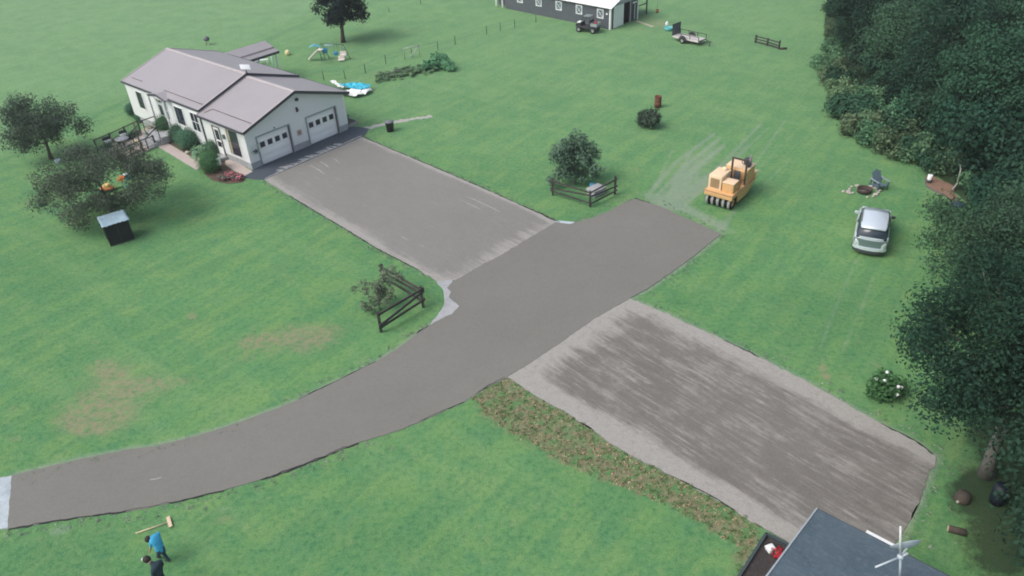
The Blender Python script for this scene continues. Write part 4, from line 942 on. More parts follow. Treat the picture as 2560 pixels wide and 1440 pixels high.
# ------------------------------------------------------------------ wooden fences
M_fw = mat('weathered_dark_wood', (.05, .047, .045), .9, .4, 6, .5, dirt=(.12, .11, .105))
def corner_fence(label, posts, hts, rails, rw=.1):
    o = posts[0]; t = thing('rail_fence', label, 'fence', o)
    for p, h in zip(posts, hts): MB().beam(p-o-Vector((0, 0, .1)), p-o+Vector((0, 0, h)), .13).build('post', M_fw, t)
    for i, j, za, zb in rails:
        a, b = posts[i]-o, posts[j]-o; d = (b-a).normalized(); off = Vector((-d.y, d.x, 0))*.085
        if (off.x*(0-o.x)+off.y*(0-o.y)) < 0: off = -off
        MB().beam(a+off-d*.12+Vector((0, 0, za)), b+off+d*.12+Vector((0, 0, zb)), .06, rw).build('rail', M_fw, t)
    return t
corner_fence('dark rail corner fence in front of the sparse bush beside the driveway mouth', [at(953, 830), at(1058, 768), at(960, 705)], [1.22, 1.3, 1.15],
             [(0, 1, 1.12, 1.16), (0, 1, .45, 1.0), (0, 1, .33, .5), (1, 2, 1.2, 1.05), (1, 2, .95, .75), (1, 2, .5, .45)], .12)
corner_fence('dark rail corner fence in front of the tall leafy lilac bush', [at(1382, 488), at(1475, 517), at(1537, 486)], [1.12, 1.1, 1.3],
             [(0, 1, 1.03, 1.02), (0, 1, .5, .85), (0, 1, .35, .3), (1, 2, 1.03, 1.1), (1, 2, .75, .6), (1, 2, .25, .3)], .09)
corner_fence('short free-standing dark rail fence alone on the far right lawn', [at(1889, 107), at(1918, 114), at(1947, 123)], [.75, .7, .8], [(0, 1, .65, .62), (1, 2, .62, .65), (0, 1, .4, .38), (1, 2, .38, .35), (0, 1, .15, .15), (1, 2, .15, .15)], .09)
lg = thing('log', 'short dark log on the grass at the right end of the far rail fence', 'log', at(1958, 124))
MB().tube([(-.3, 0, .1), (.3, .05, .1)], .1, 8).build('wood', M_bark, lg)
# thin post and wire fence across the back lawn
pp = [at(*q) for q in ((810, 201), (863, 198), (914, 183), (965, 160), (1030, 142), (1095, 125), (1138, 111), (1217, 86), (1251, 77), (1287, 69), (1340, 56))]
wf = thing('wire_fence', 'thin dark post and wire fence crossing the back lawn towards the barn', 'fence', pp[0])
M_pst = mat('dark_post', (.03, .035, .035), .8)
for p in pp: MB().tube([p-pp[0], p-pp[0]+Vector((0, 0, .85))], .032, 5).build('post', M_pst, wf)
for z in (.45, .8):
    mb = MB(); mb.tube([p-pp[0]+Vector((0, 0, z)) for p in pp], .004, 4); mb.build('wire', M_pst, wf)
for i, q in enumerate(((973, 31), (1052, 10))):
    t = thing('marker_stake', ['thin dark stake on the far lawn right of the dark maple', 'thin dark stake at the top edge of the far lawn'][i], 'stake', at(*q)); MB().tube([(0, 0, -.05), (0, 0, .55)], .03, 5).build('stake', M_pst, t)
# small goal
g0, g1, g2 = at(1012.5, 149), at(1046, 139), at(1023, 146)
gl = thing('goal_frame', 'small pale metal goal frame standing behind the brush pile', 'goal', g0)
M_goal = mat('galvanised', (.5, .52, .5), .5, .15, 6)
z_ = 1.05; mb = MB(); a = Vector((0, 0, 0)); b = at(1047, 113, z_)-g0; b.z = z_
MB().tube([a, Vector((0, 0, z_))], .04, 6).build('post', mat('rusty_post', (.35, .27, .24), .7), gl); MB().tube([Vector((0, 0, z_)), b], .04, 6).build('crossbar', M_goal, gl); MB().tube([b, g2-g0], .045, 6).build('brace', M_goal, gl)
MB().tube([b, Vector((b.x, b.y, 0))], .02, 6).build('post', mat('thin_post', (.2, .25, .2), .7), gl)

# ------------------------------------------------------------------ play set under the maple
o = at(824, 146); ps_ = thing('play_set', 'metal swing set with pale slide and blue swings under the dark maple', 'play set', o)
def lp(px, py, z): return at(px, py, z)-o
M_green = mat('green_pipe', (.05, .11, .09), .5); M_blue = mat('blue_plastic', (.05, .28, .5), .5); M_cyan = mat('cyan_plastic', (.12, .42, .52), .5); M_pink = mat('pale_pink_plastic', (.82, .73, .68), .5)
for q, z0, z1 in (((803, 128), .3, 1.6), ((812, 122), .2, 1.5)): pass
top = [lp(803, 108, 1.65), lp(858, 112, 1.65)]
MB().tube(top, .035, 6).build('top_bar', M_green, ps_)
for t_, q in ((top[1], (877, 148)), (top[1], (852, 122)), (top[0], (824, 146)), (top[0], (788, 128))): MB().tube([t_, lp(*q, 0)], .032, 6).build('leg', M_green, ps_)
sa_, sb_ = lp(797, 124, 1.1), lp(774, 148, .1); d = (sb_-sa_).normalized()
mb = MB(); mb.beam(sa_, sb_, .42, .05)
for s in (-1, 1):
    x = d.cross(Vector((0, 0, 1))).normalized()*.22*s; mb.beam(sa_+x+Vector((0, 0, .06)), sb_+x+Vector((0, 0, .06)), .05, .12)
mb.beam(sa_, sa_-Vector((d.x, d.y, 0)).normalized()*.35, .42, .05); mb.build('slide', M_pink, ps_)
mb = MB(); mb.beam(sa_, Vector((sa_.x+.1, sa_.y+.1, 0)), .05); mb.beam(sa_+Vector((.3, .2, 0)), Vector((sa_.x+.4, sa_.y+.3, 0)), .05)
for k in range(3): mb.beam(sa_+Vector((0, 0, -.3*k-.2)), sa_+Vector((.3, .2, -.3*k-.2)), .04)
mb.build('ladder', M_green, ps_)
c = lp(786, 117, 1.75); mb = MB(); mb.prism([(-.5, 0), (0, .22), (.5, 0), (0, .16)], 'y', -.28, .28); mb.build('canopy', M_cyan, ps_, c)
c = lp(812, 127, .8); MB().bbox((-.22, -.2, -.2), (.22, .2, .25), .06).build('blue_seat', M_blue, ps_, c)
c = lp(822, 113, 1.5); MB().bbox((-.4, -.04, -.07), (.4, .04, .07), .02).build('name_board', mat('pale_blue_board', (.5, .65, .7), .5), ps_, c)
c = lp(840, 134, .55); sw = MB().bbox((-.2, -.18, -.14), (.2, .18, .2), .07).build('swing_seat', M_blue, ps_, c); mb = MB()
for s in (-.16, .16): mb.tube([(s, 0, .1), (s*.8+.1, 0, 1.12)], .012, 4)
mb.build('chain', M_fascia, sw)
for q, nm in (((858, 137, .5), 'glider_seat'), ((853.5, 149, .15), 'glider_seat')):
    c = lp(*q); g_ = MB().bbox((-.3, -.2, -.06), (.3, .2, .06), .03).build(nm, M_pink, ps_, c)
    MB().bbox((-.3, .14, .05), (.3, .2, .3), .02).build('seat_back', M_pink, g_)
mb = MB(); mb.tube([lp(858, 137, .5), lp(856, 113, 1.6)], .015, 4); mb.tube([lp(853.5, 149, .15), lp(852, 113, 1.6)], .015, 4); mb.build('hanger', M_goal, ps_)
bl2 = thing('toy_ball', 'pale yellow play ball on the lawn left of the swing set', 'ball', at(720, 138)); MB().ball((0, 0, .26), .27, 14).build('ball', mat('ball_yellow', (.75, .66, .35), .5, .25, 2), bl2)
ck = thing('round_cooker', 'small dark kettle grill alone on the pale field behind the house', 'grill', at(520, 112))
MB().lathe([(0, .35), (.25, .45), (.32, .6), (.28, .75), (.12, .86), (0, .88)], n=14).build('kettle', mat('kettle_grey', (.12, .12, .14), .4), ck)
mb = MB()
for k in range(3): a = k*2.1; mb.tube([(.1*math.cos(a), .1*math.sin(a), .42), (.28*math.cos(a), .28*math.sin(a), 0)], .02, 5)
mb.build('stand', M_fascia, ck)
tp = thing('lamp_post', 'pale teal clothes post behind the house beside the rear porch', 'post', at(684.5, 170))
MB().tube([(0, 0, -.1), (0, 0, 1.0)], .06, 8).build('post', mat('pale_teal', (.42, .62, .6), .6), tp); MB().ball((0, 0, 1.05), .08, 8).build('cap', M_white, tp)
bn = thing('bench', 'low white bench on the grass by the rear porch', 'bench', at(656, 160), rad(10))
MB().box((-.6, -.16, .36), (.6, .16, .42)).build('seat', M_white, bn)
for x in (-.5, .5): MB().box((x-.04, -.14, 0), (x+.04, .14, .358)).build('leg', M_white, bn)
# crumpled pool liner
rg = np.random.default_rng(8); c0 = at(890, 232); mbs = []
def crumple(name, pts, mat_, par, z, seed, amp):
    rg = np.random.default_rng(seed); poly = W2(pts); lo, hi = poly.min(0), poly.max(0); n = 26; mb = MB(); ids = {}
    xs = np.linspace(lo[0], hi[0], n); ys = np.linspace(lo[1], hi[1], n); k = rg.normal(size=(5, 2))*3.2; ph = rg.random(5)*6
    for i in range(n):
        for j in range(n):
            P = np.array([[xs[i]+rg.normal()*.03, ys[j]+rg.normal()*.03]])
            if inside(P, poly)[0]:
                zz = z+amp*(abs(np.sin(P[0]@k.T+ph)).mean()+.5*rg.random()); ids[i, j] = len(mb.v); mb.v.append((P[0, 0]-c0.x, P[0, 1]-c0.y, zz))
    for i in range(n-1):
        for j in range(n-1):
            q = [(i, j), (i+1, j), (i+1, j+1), (i, j+1)]
            if all(t in ids for t in q): mb.f.append([ids[t] for t in q]); mb.mi.append(0); mb.sm.append(False)
    o = mb.build(name, mat_, par); so_ = o.modifiers.new('thick', 'SOLIDIFY'); so_.thickness = .02; return o
tarp = thing('pool_liner', 'crumpled white and turquoise plastic sheet on the lawn behind the garage', 'plastic sheet', c0)
M_tw2 = mat('white_plastic', (.88, .88, .87), .4, .03); M_tq = mat('turquoise_sheet', (.05, .5, .66), .4, .25, 2)
crumple('white_sheet', [(838, 238), (870, 232), (930, 226), (932, 234), (912, 242), (888, 248), (860, 244)], M_tw2, tarp, .02, 1, .3)
crumple('turquoise_sheet', [(848, 222), (880, 218), (930, 222), (925, 232), (895, 236), (868, 230)], M_tq, tarp, .1, 2, .35)
crumple('white_fold', [(824, 210), (834, 206), (856, 218), (876, 226), (850, 226)], M_tw2, tarp, .02, 3, .25)

# ------------------------------------------------------------------ yard objects
t = thing('trash_bin', 'black plastic bin with grey lid beside the gravel path', 'bin', at(976, 328))
MB().lathe([(0, 0), (.27, 0), (.33, .72), (.33, .75), (0, .75)], n=16).build('bin_body', mat('black_plastic', (.02, .022, .024), .5), t); MB().lathe([(0, .75), (.35, .75), (.35, .8), (.1, .86), (0, .86)], n=16).build('lid', mat('grey_lid', (.16, .18, .2), .5), t)
t = thing('rusty_barrel', 'rusty brown burn barrel standing on the lawn behind the round bush', 'barrel', at(1644, 268))
pr = [(0, .0), (.27, 0), (.27, .27), (.285, .29), (.27, .31), (.27, .58), (.285, .6), (.27, .62), (.27, .88), (.285, .9), (.25, .9), (.25, .25), (0, .22)]
MB().lathe(pr, n=18).build('drum', mat('rust', (.17, .065, .045), .9, .35, 5, .3, dirt=(.08, .035, .03)), t)
# raised bed behind the garage corner
c = Vector((HW_+.1, 1.0, 0)); rb = thing('raised_bed', 'small wooden raised bed with dark plants at the far garage corner', 'raised bed', Matrix.Rotation(HA, 4, 'Z') @ Vector((HW_+.12, .3, 0))+HO, HA)
for lo, hi in (((0, 0, 0), (1.1, .06, .25)), ((0, 1.2, 0), (1.1, 1.26, .25)), ((0, .06, 0), (.06, 1.2, .25)), ((1.04, .06, 0), (1.1, 1.2, .25))): MB().box(lo, hi).build('plank', mat('bed_plank', (.3, .31, .3), .9, .2, 4), rb)
MB().box((.06, .06, 0), (1.04, 1.2, .18)).build('soil', M_mulch, rb); link('plants', leaf_mesh('bed_plants', [(.4, .4, .35, .25), (.6, .8, .45, .3), (.3, .9, .35, .25)], 260, .16, L_dark, 4), rb)
MB().bbox((.1, 1.35, 0), (.9, 1.75, .35), .05).build('stone', M_found, rb)
# stone fire pit with ring
fp = thing('fire_pit', 'round rusty fire ring with pale stones set in the lawn beside the grey chair', 'fire pit', at(2160, 480))
rgp = random.Random(5)
mb = MB(); mb.lathe([(.42, 0), (.44, .26), (.41, .27), (.39, .02)], n=20); mb.build('fire_ring', mat('ring_rust', (.06, .04, .035), .8, .4, 6), fp)
MB().lathe([(0, .04), (.38, .03)], n=16).build('ash', mat('ash', (.28, .26, .25), .95, .3, 10), fp)
M_stone = mat('pale_stone', (.42, .4, .34), .9, .25, 6, .4)
for k in range(15):
    a = k/15*6.283; q = rgp.uniform(.62, .82); s = rgp.uniform(.09, .17)
    if k in (9, 10): continue
    MB().ball((q*math.cos(a)*1.25, q*math.sin(a), .05), s, 7, (1.2, .9, .55), .18, k).build('stone', M_stone, fp)
for k in range(4): MB().ball((-1.0-.1*k+rgp.uniform(-.1, .1), .1*k-.1, .04), .11, 7, (1.2, .9, .5), .2, k+30).build('stone', M_stone, fp)
# adirondack chair
ac = thing('garden_chair', 'blue-grey slatted garden chair facing the fire pit', 'chair', at(2195, 470), rad(-78))
M_ch = mat('blue_grey_plastic', (.10, .15, .19), .6, .12, 5)
for k in range(5): MB().beam((.42-k*.13, -.27, .36-k*.03), (.42-k*.13, .27, .36-k*.03), .11, .025).build('seat_slat', M_ch, ac)
for k in range(5):
    y = -.22+k*.11; hh = 1.02-abs(k-2)*.07; MB().beam((-.16, y, .24), (-.16-.42*hh*.9, y*1.15, hh+.05), .1, .025, up=(1, 0, 0)).build('back_slat', M_ch, ac)
for s in (-1, 1):
    MB().beam((.45, s*.36, .58), (-.4, s*.38, .56), .13, .03).build('arm_rest', mat('chair_light', (.22, .28, .31), .6) if s < 0 else bpy.data.materials['chair_light'], ac)
    MB().beam((.4, s*.33, 0), (.4, s*.33, .565), .09, .05).build('leg', M_ch, ac); MB().beam((-.38, s*.35, 0), (-.3, s*.35, .545), .09, .05).build('leg', M_ch, ac)
    MB().beam((.44, s*.29, .34), (-.55, s*.29, .04), .04, .11).build('side_rail', M_ch, ac)
# bed at the wood's edge
mbd = [(2312, 448), (2325, 443), (2345, 452), (2372, 462), (2384, 470), (2384, 480), (2393, 505), (2386, 508), (2360, 490), (2330, 476), (2315, 464), (2312, 448)]
o = sheet('bark_bed', [mbd], [mat('bark_mulch', (.24, .15, .105), .95, .35, 8, .6, dirt=(.15, .09, .07)), M_brown], 0, .12, .05, seed=21)
o.pop('kind'); tag(o, 'brown bark planting bed with a rounded rim at the edge of the wood', 'planting bed')
t = thing('white_bucket', 'white and black bucket at the pointed end of the bark bed', 'bucket', at(2320, 460))
MB().lathe([(0, .1), (.12, .1), (.15, .62), (.12, .62), (0, .55)], n=12).build('bucket', M_white, t); MB().lathe([(.13, .1), (.16, .12), (.165, .3), (.14, .32)], n=12).build('band', M_fascia, t)
t = thing('bare_branch', 'pale bare branch leaning over the right end of the bark bed', 'branch', at(2378, 478)); MB().tube([(0, 0, 0), (.3, .1, .5), (.35, .25, 1.3), (.3, .4, 1.6)], [.05, .045, .04, .02], 6).build('wood', mat('pale_branch', (.4, .4, .38), .9), t)
t = thing('blue_tarp', 'small dark blue tarpaulin on the grass beyond the bark bed', 'tarpaulin', at(2397, 515)); MB().ball((0, 0, .06), .35, 9, (1.2, .8, .5), .25, 3).build('sheet', mat('dark_blue_tarp', (.03, .05, .14), .6), t)
# coop under the tree
gz0, gz1 = at(277, 617), at(338, 598); dv = (gz1-gz0); ga = math.atan2(dv.y, dv.x); gw = dv.length
cp = thing('animal_pen', 'low dark mesh pen with a pale blue-grey sheet roof under the lower left tree', 'animal pen', gz0, ga)
M_mesh = mat('dark_mesh', (.012, .02, .018), .9, .3, 10); GH = 1.33; GD = 1.15
mb = MB(); mb.box((.04, .02, .02), (gw-.04, .035, GH-.02)); mb.box((.02, .04, .02), (.035, GD-.04, GH-.02)); mb.box((gw-.035, .04, .02), (gw-.02, GD-.04, GH-.02)); mb.box((.04, GD-.035, .02), (gw-.04, GD-.02, GH-.02)); mb.build('mesh_wall', M_mesh, cp)
M_pf = mat('pen_frame', (.03, .035, .033), .8)
for x in (0, gw/2-.02, gw-.04):
    for y in (0, GD-.04): MB().box((x, y, 0), (x+.04, y+.04, GH)).build('post', M_pf, cp)
mb = MB(); mb.box((.04, .0, .0), (gw-.04, .05, .06)); mb.box((.04, .0, GH-.05), (gw-.04, .05, GH)); mb.build('rail', M_pf, cp)
rg = np.random.default_rng(4); mb = MB(); n = 12; ids = []
for i in range(n+1):
    for j in range(n+1):
        mb.v.append((-.08+(gw+.16)*i/n+rg.normal()*.012, -.1+(GD+.2)*j/n+rg.normal()*.012, GH+.04+.12*j/n+.03*rg.random()+(.03 if i % 2 else 0)))
for i in range(n):
    for j in range(n): mb.f.append([i*(n+1)+j, (i+1)*(n+1)+j, (i+1)*(n+1)+j+1, i*(n+1)+j+1]); mb.mi.append(0); mb.sm.append(True)
o = mb.build('roof_sheet', mat('blue_grey_sheet', (.38, .52, .6), .5, .25, 3, dirt=(.26, .38, .44)), cp); so_ = o.modifiers.new('thick', 'SOLIDIFY'); so_.thickness = .02
# toys under the tree
def toy(name, label, q, col, cat):
    t = thing(name, label, cat, at(*q)); return t
M_or = mat('orange_plastic', (.7, .24, .08), .5, .3, 4); M_ye = mat('yellow_plastic', (.75, .52, .2), .5, .2, 4); M_te = mat('teal_plastic', (.05, .3, .38), .5); M_mint = mat('mint_plastic', (.35, .6, .5), .5)
t = toy('toy_car', 'orange toddler ride-on car on the grass among the left trees', (270, 478), M_or, 'toy car')
MB().bbox((-.4, -.2, .12), (.4, .2, .35), .07).build('body', M_or, t); MB().bbox((-.15, -.18, .34), (.25, .18, .55), .06).build('seat', M_ye, t)
for x in (-.26, .26):
    for y in (-.2, .2): wheel(t, (x, y, .12), .12, .07, rim=False)
MB().bbox((-.45, -.22, .05), (-.3, .22, .16), .03).build('bumper', M_te, t)
t = toy('toy_slide', 'yellow and mint toddler slide next to the orange toy car', (303, 470), M_ye, 'toy slide')
mb = MB(); mb.beam((-.5, 0, .08), (.1, 0, .6), .34, .05); mb.beam((.1, 0, .6), (.4, 0, .6), .34, .05); mb.build('chute', M_ye, t); mb = MB(); mb.beam((.4, -.15, 0), (.3, -.15, .6), .06); mb.beam((.4, .15, 0), (.3, .15, .6), .06); mb.beam((.45, -.15, .3), (.45, .15, .3), .05); mb.build('ladder', M_mint, t)
MB().bbox((.05, -.22, .6), (.42, -.17, .85), .02).build('handrail', M_or, t); MB().bbox((.05, .17, .6), (.42, .22, .85), .02).build('handrail', M_or, t)
t = toy('toy_box', 'dark blue tub with pale lid beyond the yellow toy slide', (317, 447), M_te, 'toy box')
MB().bbox((-.32, -.25, 0), (.32, .25, .3), .05).build('tub', M_te, t); MB().ball((.05, 0, .34), .2, 8, (1, 1, .5)).build('lid', mat('pale_mint', (.6, .75, .72), .5), t)
t = toy('pail', 'pale blue pail on the grass under the far left tree', (147, 408), M_mint, 'pail'); MB().lathe([(0, 0), (.17, 0), (.22, .3), (.18, .3), (0, .25)], n=12).build('pail', mat('pale_blue', (.4, .52, .58), .5), t)

# ------------------------------------------------------------------ patio fence and furniture
def fence_run(label, pts, h, panels=True):
    o = pts[0]; t = thing('patio_fence', label, 'fence', o)
    for i, p in enumerate(pts): MB().beam(p-o, p-o+Vector((0, 0, h+.06)), .09).build('post', M_rail, t)
    for a, b in zip(pts[:-1], pts[1:]):
        a, b = a-o, b-o
        MB().beam(a+Vector((0, 0, h)), b+Vector((0, 0, h)), .1, .045).build('top_rail', M_rail, t)
        MB().beam(a+Vector((0, 0, .14)), b+Vector((0, 0, .14)), .04, .06).build('bottom_rail', M_rail, t)
        if panels:
            n = int((b-a).length/.13); mb = MB()
            for k in range(1, n): c = a.lerp(b, k/n); mb.beam(c+Vector((0, 0, .16)), c+Vector((0, 0, h-.02)), .02)
            stuff(mb.build('balusters', M_rail, t))
    return t
fence_run('dark baluster fence on the far side of the patio', [at(245, 378), at(282, 362), at(318, 345), at(352, 329)], .9)
fence_run('dark baluster fence on the lawn side of the patio', [at(303, 405), at(331, 391), at(358, 378), at(390, 366)], .85)
mb = MB(); a, b = at(298, 410), at(389, 368); d = b-a
sl_ = thing('stone_sill', 'pale stone kerb along the lawn side of the patio fence', 'kerb', a)
rg = random.Random(3)
for k in range(9):
    p0, p1 = Vector(d)*(k/9+.004), Vector(d)*((k+1)/9-.006); MB().beam(p0+Vector((0, 0, .05)), p1+Vector((0, 0, .05)), .2, .12+rg.uniform(-.02, .03)).build('stone', M_stone, sl_)
t = thing('tall_post', 'tall dark pole standing at the gate in the patio fence', 'pole', at(358, 381)); MB().tube([(0, 0, -.1), (0, 0, 2.4)], .05, 8).build('pole', mat('pole_brown', (.09, .07, .06), .8), t); MB().beam((-.15, 0, 2.35), (.15, 0, 2.35), .06).build('cross_arm', M_brown, t)
def pchair(label, q, rz):
    t = thing('patio_chair', label, 'chair', at(*q), rz, 'patio chairs')
    MB().bbox((-.27, -.27, .36), (.27, .27, .48), .04).build('cushion', M_white, t); MB().bbox((-.28, .22, .4), (.28, .28, .72), .03).build('backrest', M_fascia, t)
    for x in (-.26, .26):
        for y in (-.25, .25): MB().beam((x, y, 0), (x, y, .38), .04).build('leg', M_fascia, t)
    return t
pchair('dark patio chair with white cushion nearer the house along the far patio fence', (314, 350), .6); pchair('dark patio chair with white cushion at the outer end of the far patio fence', (275, 366), .9)
t = thing('patio_table', 'round grey patio table near the outer end of the patio', 'table', at(312, 368)); MB().lathe([(0, .68), (.5, .68), (.5, .72), (0, .72)], n=20).build('tabletop', mat('grey_table', (.3, .31, .34), .5), t); MB().tube([(0, 0, 0), (0, 0, .68)], .05, 8).build('pedestal', M_fascia, t)
t = thing('hedge', 'low dark hedge along the inner side of the far patio fence', 'hedge', at(300, 357)); o = t.location
cl = [(*(at(px, 378-(px-250)*.468+6)-o)[:2], .3, .3) for px in range(258, 350, 5)]; link('foliage', leaf_mesh('hedge', cl, 2600, .1, L_globe, 65), t)
mb = MB()
for c in cl[::2]: mb.tube([(c[0], c[1], 0), (c[0], c[1], .4)], .015, 4)
mb.build('stems', M_bark, t)
t = thing('folded_umbrella', 'cream folded sunshade lying on the patio floor', 'sunshade', at(345, 358)); MB().tube([(-.5, .5, .1), (0, 0, .14), (.5, -.5, .1)], [.03, .12, .05], 8).build('canvas', mat('cream_canvas', (.62, .58, .36), .8), t); MB().tube([(.5, -.5, .1), (.75, -.75, .1)], .02, 6).build('pole', M_brown, t)
def planter(label, q, r, h, pm, lm, seed, n=120, cat='planter'):
    t = thing('planter', label, cat, at(*q), 0, 'patio planters'); MB().lathe([(0, 0), (r*.8, 0), (r, h), (r*.85, h), (0, h*.85)], n=14).build('pot', pm, t)
    link('plant', leaf_mesh('pot_plant', [(0, 0, h+r*.6, r*1.1)], n, .13, lm, seed), t)
M_crm = mat('cream_pot', (.65, .6, .46), .7); M_terra = mat('terracotta', (.4, .22, .15), .8)
L_flow = leaf_mat('white_flowers', (.1, .2, .1), (.75, .7, .66)); L_pink = leaf_mat('pink_petals', (.4, .07, .12), (.75, .28, .36))
planter('cream pot of pale plants at the foot of the entrance steps', (371, 330), .26, .4, M_crm, L_flow, 1); planter('terracotta pot of green plants beside the tall patio pole', (372, 350), .2, .3, M_terra, L_hosta, 2)
planter('terracotta pot of white and pink flowers at the outer corner of the lawn-side patio fence', (305, 398), .3, .35, M_terra, L_flow, 3); planter('cream pot of green leaves in the middle of the lawn-side patio fence', (334, 386), .24, .35, M_crm, L_lilac, 4)
planter('cream pot of white flowers at the far outer corner of the patio', (290, 368), .22, .4, M_crm, L_flow, 5)

# ------------------------------------------------------------------ shrubs round the house
def shrub(name, label, q, r, zc, lm, n, size, seed, cat='shrub', zs=.95, k=1, sp=0., core=True, group=None):
    t = thing(name, label, cat, at(*q), 0, group); rg = random.Random(seed)
    cl = [(0, 0, zc, r)] if k == 1 else [(rg.uniform(-sp, sp), rg.uniform(-sp, sp), zc*rg.uniform(.55, 1.25), r*rg.uniform(.6, 1)) for _ in range(k)]
    link('foliage', leaf_mesh(name+'_leaves', cl, n, size, lm, seed, zs=zs, shell=.12 if k == 1 else .3, nb=2.6 if k == 1 else 1.1), t)
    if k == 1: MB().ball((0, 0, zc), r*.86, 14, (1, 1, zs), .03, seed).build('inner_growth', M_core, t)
    mb = MB()
    for i in range(4): a = i*1.6; mb.tube([(0, 0, 0), (math.cos(a)*r*.3, math.sin(a)*r*.3, zc*.7)], [.04, .02], 5)
    mb.build('stems', M_bark, t); return t
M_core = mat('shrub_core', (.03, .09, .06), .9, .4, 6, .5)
G = 'clipped globe shrubs along the house'
for lab, q, r, lm, sd in [('dark clipped globe shrub at the far left corner of the house', (336, 288), .56, L_globe, 1), ('small clipped globe shrub beside the entrance steps', (392, 309), .5, L_globe, 2), ('large clipped shrub second from the entrance steps along the house', (422, 336), .84, L_globe2, 3),
                          ('clipped globe shrub between two larger ones in the middle of the house row', (451, 352), .7, L_globe, 4), ('large clipped globe shrub just left of the variegated leafy plant', (475, 371), .82, L_globe, 5), ('dark clipped shrub behind the variegated leafy plant by the side door', (536, 388), .6, L_globe, 6), ('bright green rounded shrub at the end of the sidewalk by the flower bed', (530, 428), .78, L_globe2, 7)]:
    shrub('globe_shrub', lab, q, r, r*.92, lm, int(8000*r*r)+400, .085, sd, group=G)
shrub('low_shrub', 'low spreading dark shrub at the far corner of the entrance steps', (352, 302), .5, .3, L_globe, 900, .14, 11, zs=.6, k=4, sp=.5)
shrub('leafy_plant', 'variegated large-leaved plant by the side door', (510, 392), .52, .6, L_hosta, 330, .34, 12, 'plant', zs=.8, k=5, sp=.35)
FL = ['dusky clump at the left end of the pink flower bed', 'dusky pink clump second from the left end of the flower bed', None, None, None, None, None, 'pink flower clump nearest the apron at the right end of the bed', None]
for i, q in enumerate(((553, 450), (563, 452), (574, 449), (586, 450), (598, 452), (583, 441), (594, 444), (603, 447), (572, 440))):
    shrub('pink_flower', FL[i] or 'low clump of pink flowers in the bed at the house corner', q, .24, .2, L_pink if i not in (0, 1) else leaf_mat('dusky_petals%d' % i, (.12, .1, .07), (.5, .25, .28)), 110, .1, 40+i, 'flowers', zs=.8, group='pink flower clumps in the corner bed')
t = thing('garden_post', 'small white birdhouse on a dark post in front of the bright rounded shrub', 'birdhouse', at(553, 428)); MB().tube([(0, 0, 0), (0, 0, .5)], .04, 6).build('post', M_fascia, t); MB().bbox((-.13, -.12, .5), (.13, .12, 1.0), .02).build('box', M_white, t)
for i, q in enumerate(((494, 398), (500, 402), (488, 394), (470, 384), (507, 405))):
    t = thing('garden_stone', 'rounded grey stone edging the mulch beside the sidewalk', 'stone', at(*q), 0, 'grey edging stones'); MB().ball((0, 0, .1), .17, 8, (1.2, .9, .7), .15, i).build('stone', M_stone, t)
# lilac and its neighbours inside the upper corner fence
t = thing('lilac_bush', 'tall leafy lilac bush behind the upper corner fence', 'bush', at(1437, 460)); rg = random.Random(31)
cl = [(rg.uniform(-1.45, 1.25)*(1-.3*(z > 2.6)), rg.uniform(-.6, .7), z, rg.uniform(.38, .65)) for z in [.6, .7, .8, 1, 1.2, 1.3, 1.5, 1.6, 1.8, 1.9, 2, 2.2, 2.3, 2.5, 2.6, 2.8] for _ in (0, 1)]+[(-.2, 0, 3.4, .28), (.45, .1, 3.25, .25), (-.7, 0, 3.05, .25), (.1, .1, 3.75, .18)]
link('foliage', leaf_mesh('lilac', cl, 5600, .19, L_lilac, 31, zs=.9, shell=.3), t); trunk_mb(2.6, .06, cl, 31, limbs=16).build('stems', M_bark_pale, t)
t = thing('utility_box', 'pale grey ground box beside the lilac bush inside the corner fence', 'utility box', at(1490, 486), rad(38)); MB().bbox((-.5, -.35, 0), (.5, .35, .42), .04).build('box', M_found, t); MB().bbox((-.54, -.39, .42), (.54, .39, .5), .03).build('lid', M_conc, t)
t = thing('blue_pot', 'small blue pot between the lilac bush and the grey box', 'pot', at(1480, 470)); MB().lathe([(0, 0), (.12, 0), (.17, .3), (.14, .3), (0, .25)], n=10).build('pot', M_blue, t)
t = thing('sparse_bush', 'sparse straggly bush inside the lower corner fence', 'bush', at(950, 775)); rg = random.Random(33)
cl = [(rg.uniform(-.8, .8), rg.uniform(-.7, .8), rg.uniform(.4, 1.5), rg.uniform(.2, .42)) for _ in range(20)]+[(-1.1, -.2, 1.5, .22), (.3, 1.3, 1.4, .3), (.7, 1.5, 1.5, .25), (1., 1.3, 1.2, .3), (.5, .9, 1.2, .3)]
link('foliage', leaf_mesh('sparse', cl, 1500, .13, leaf_mat('sparse_leaf', (.06, .10, .07), (.2, .28, .19)), 33, shell=.35), t); trunk_mb(1.2, .05, cl, 33, limbs=22, n=6).build('stems', M_bark_pale, t)
shrub('round_bush', 'dense dark round bush on the lawn in front of the rusty barrel', (1618, 318), .62, .75, L_dark, 2200, .2, 35, 'bush', k=9, sp=.42, zs=.85)
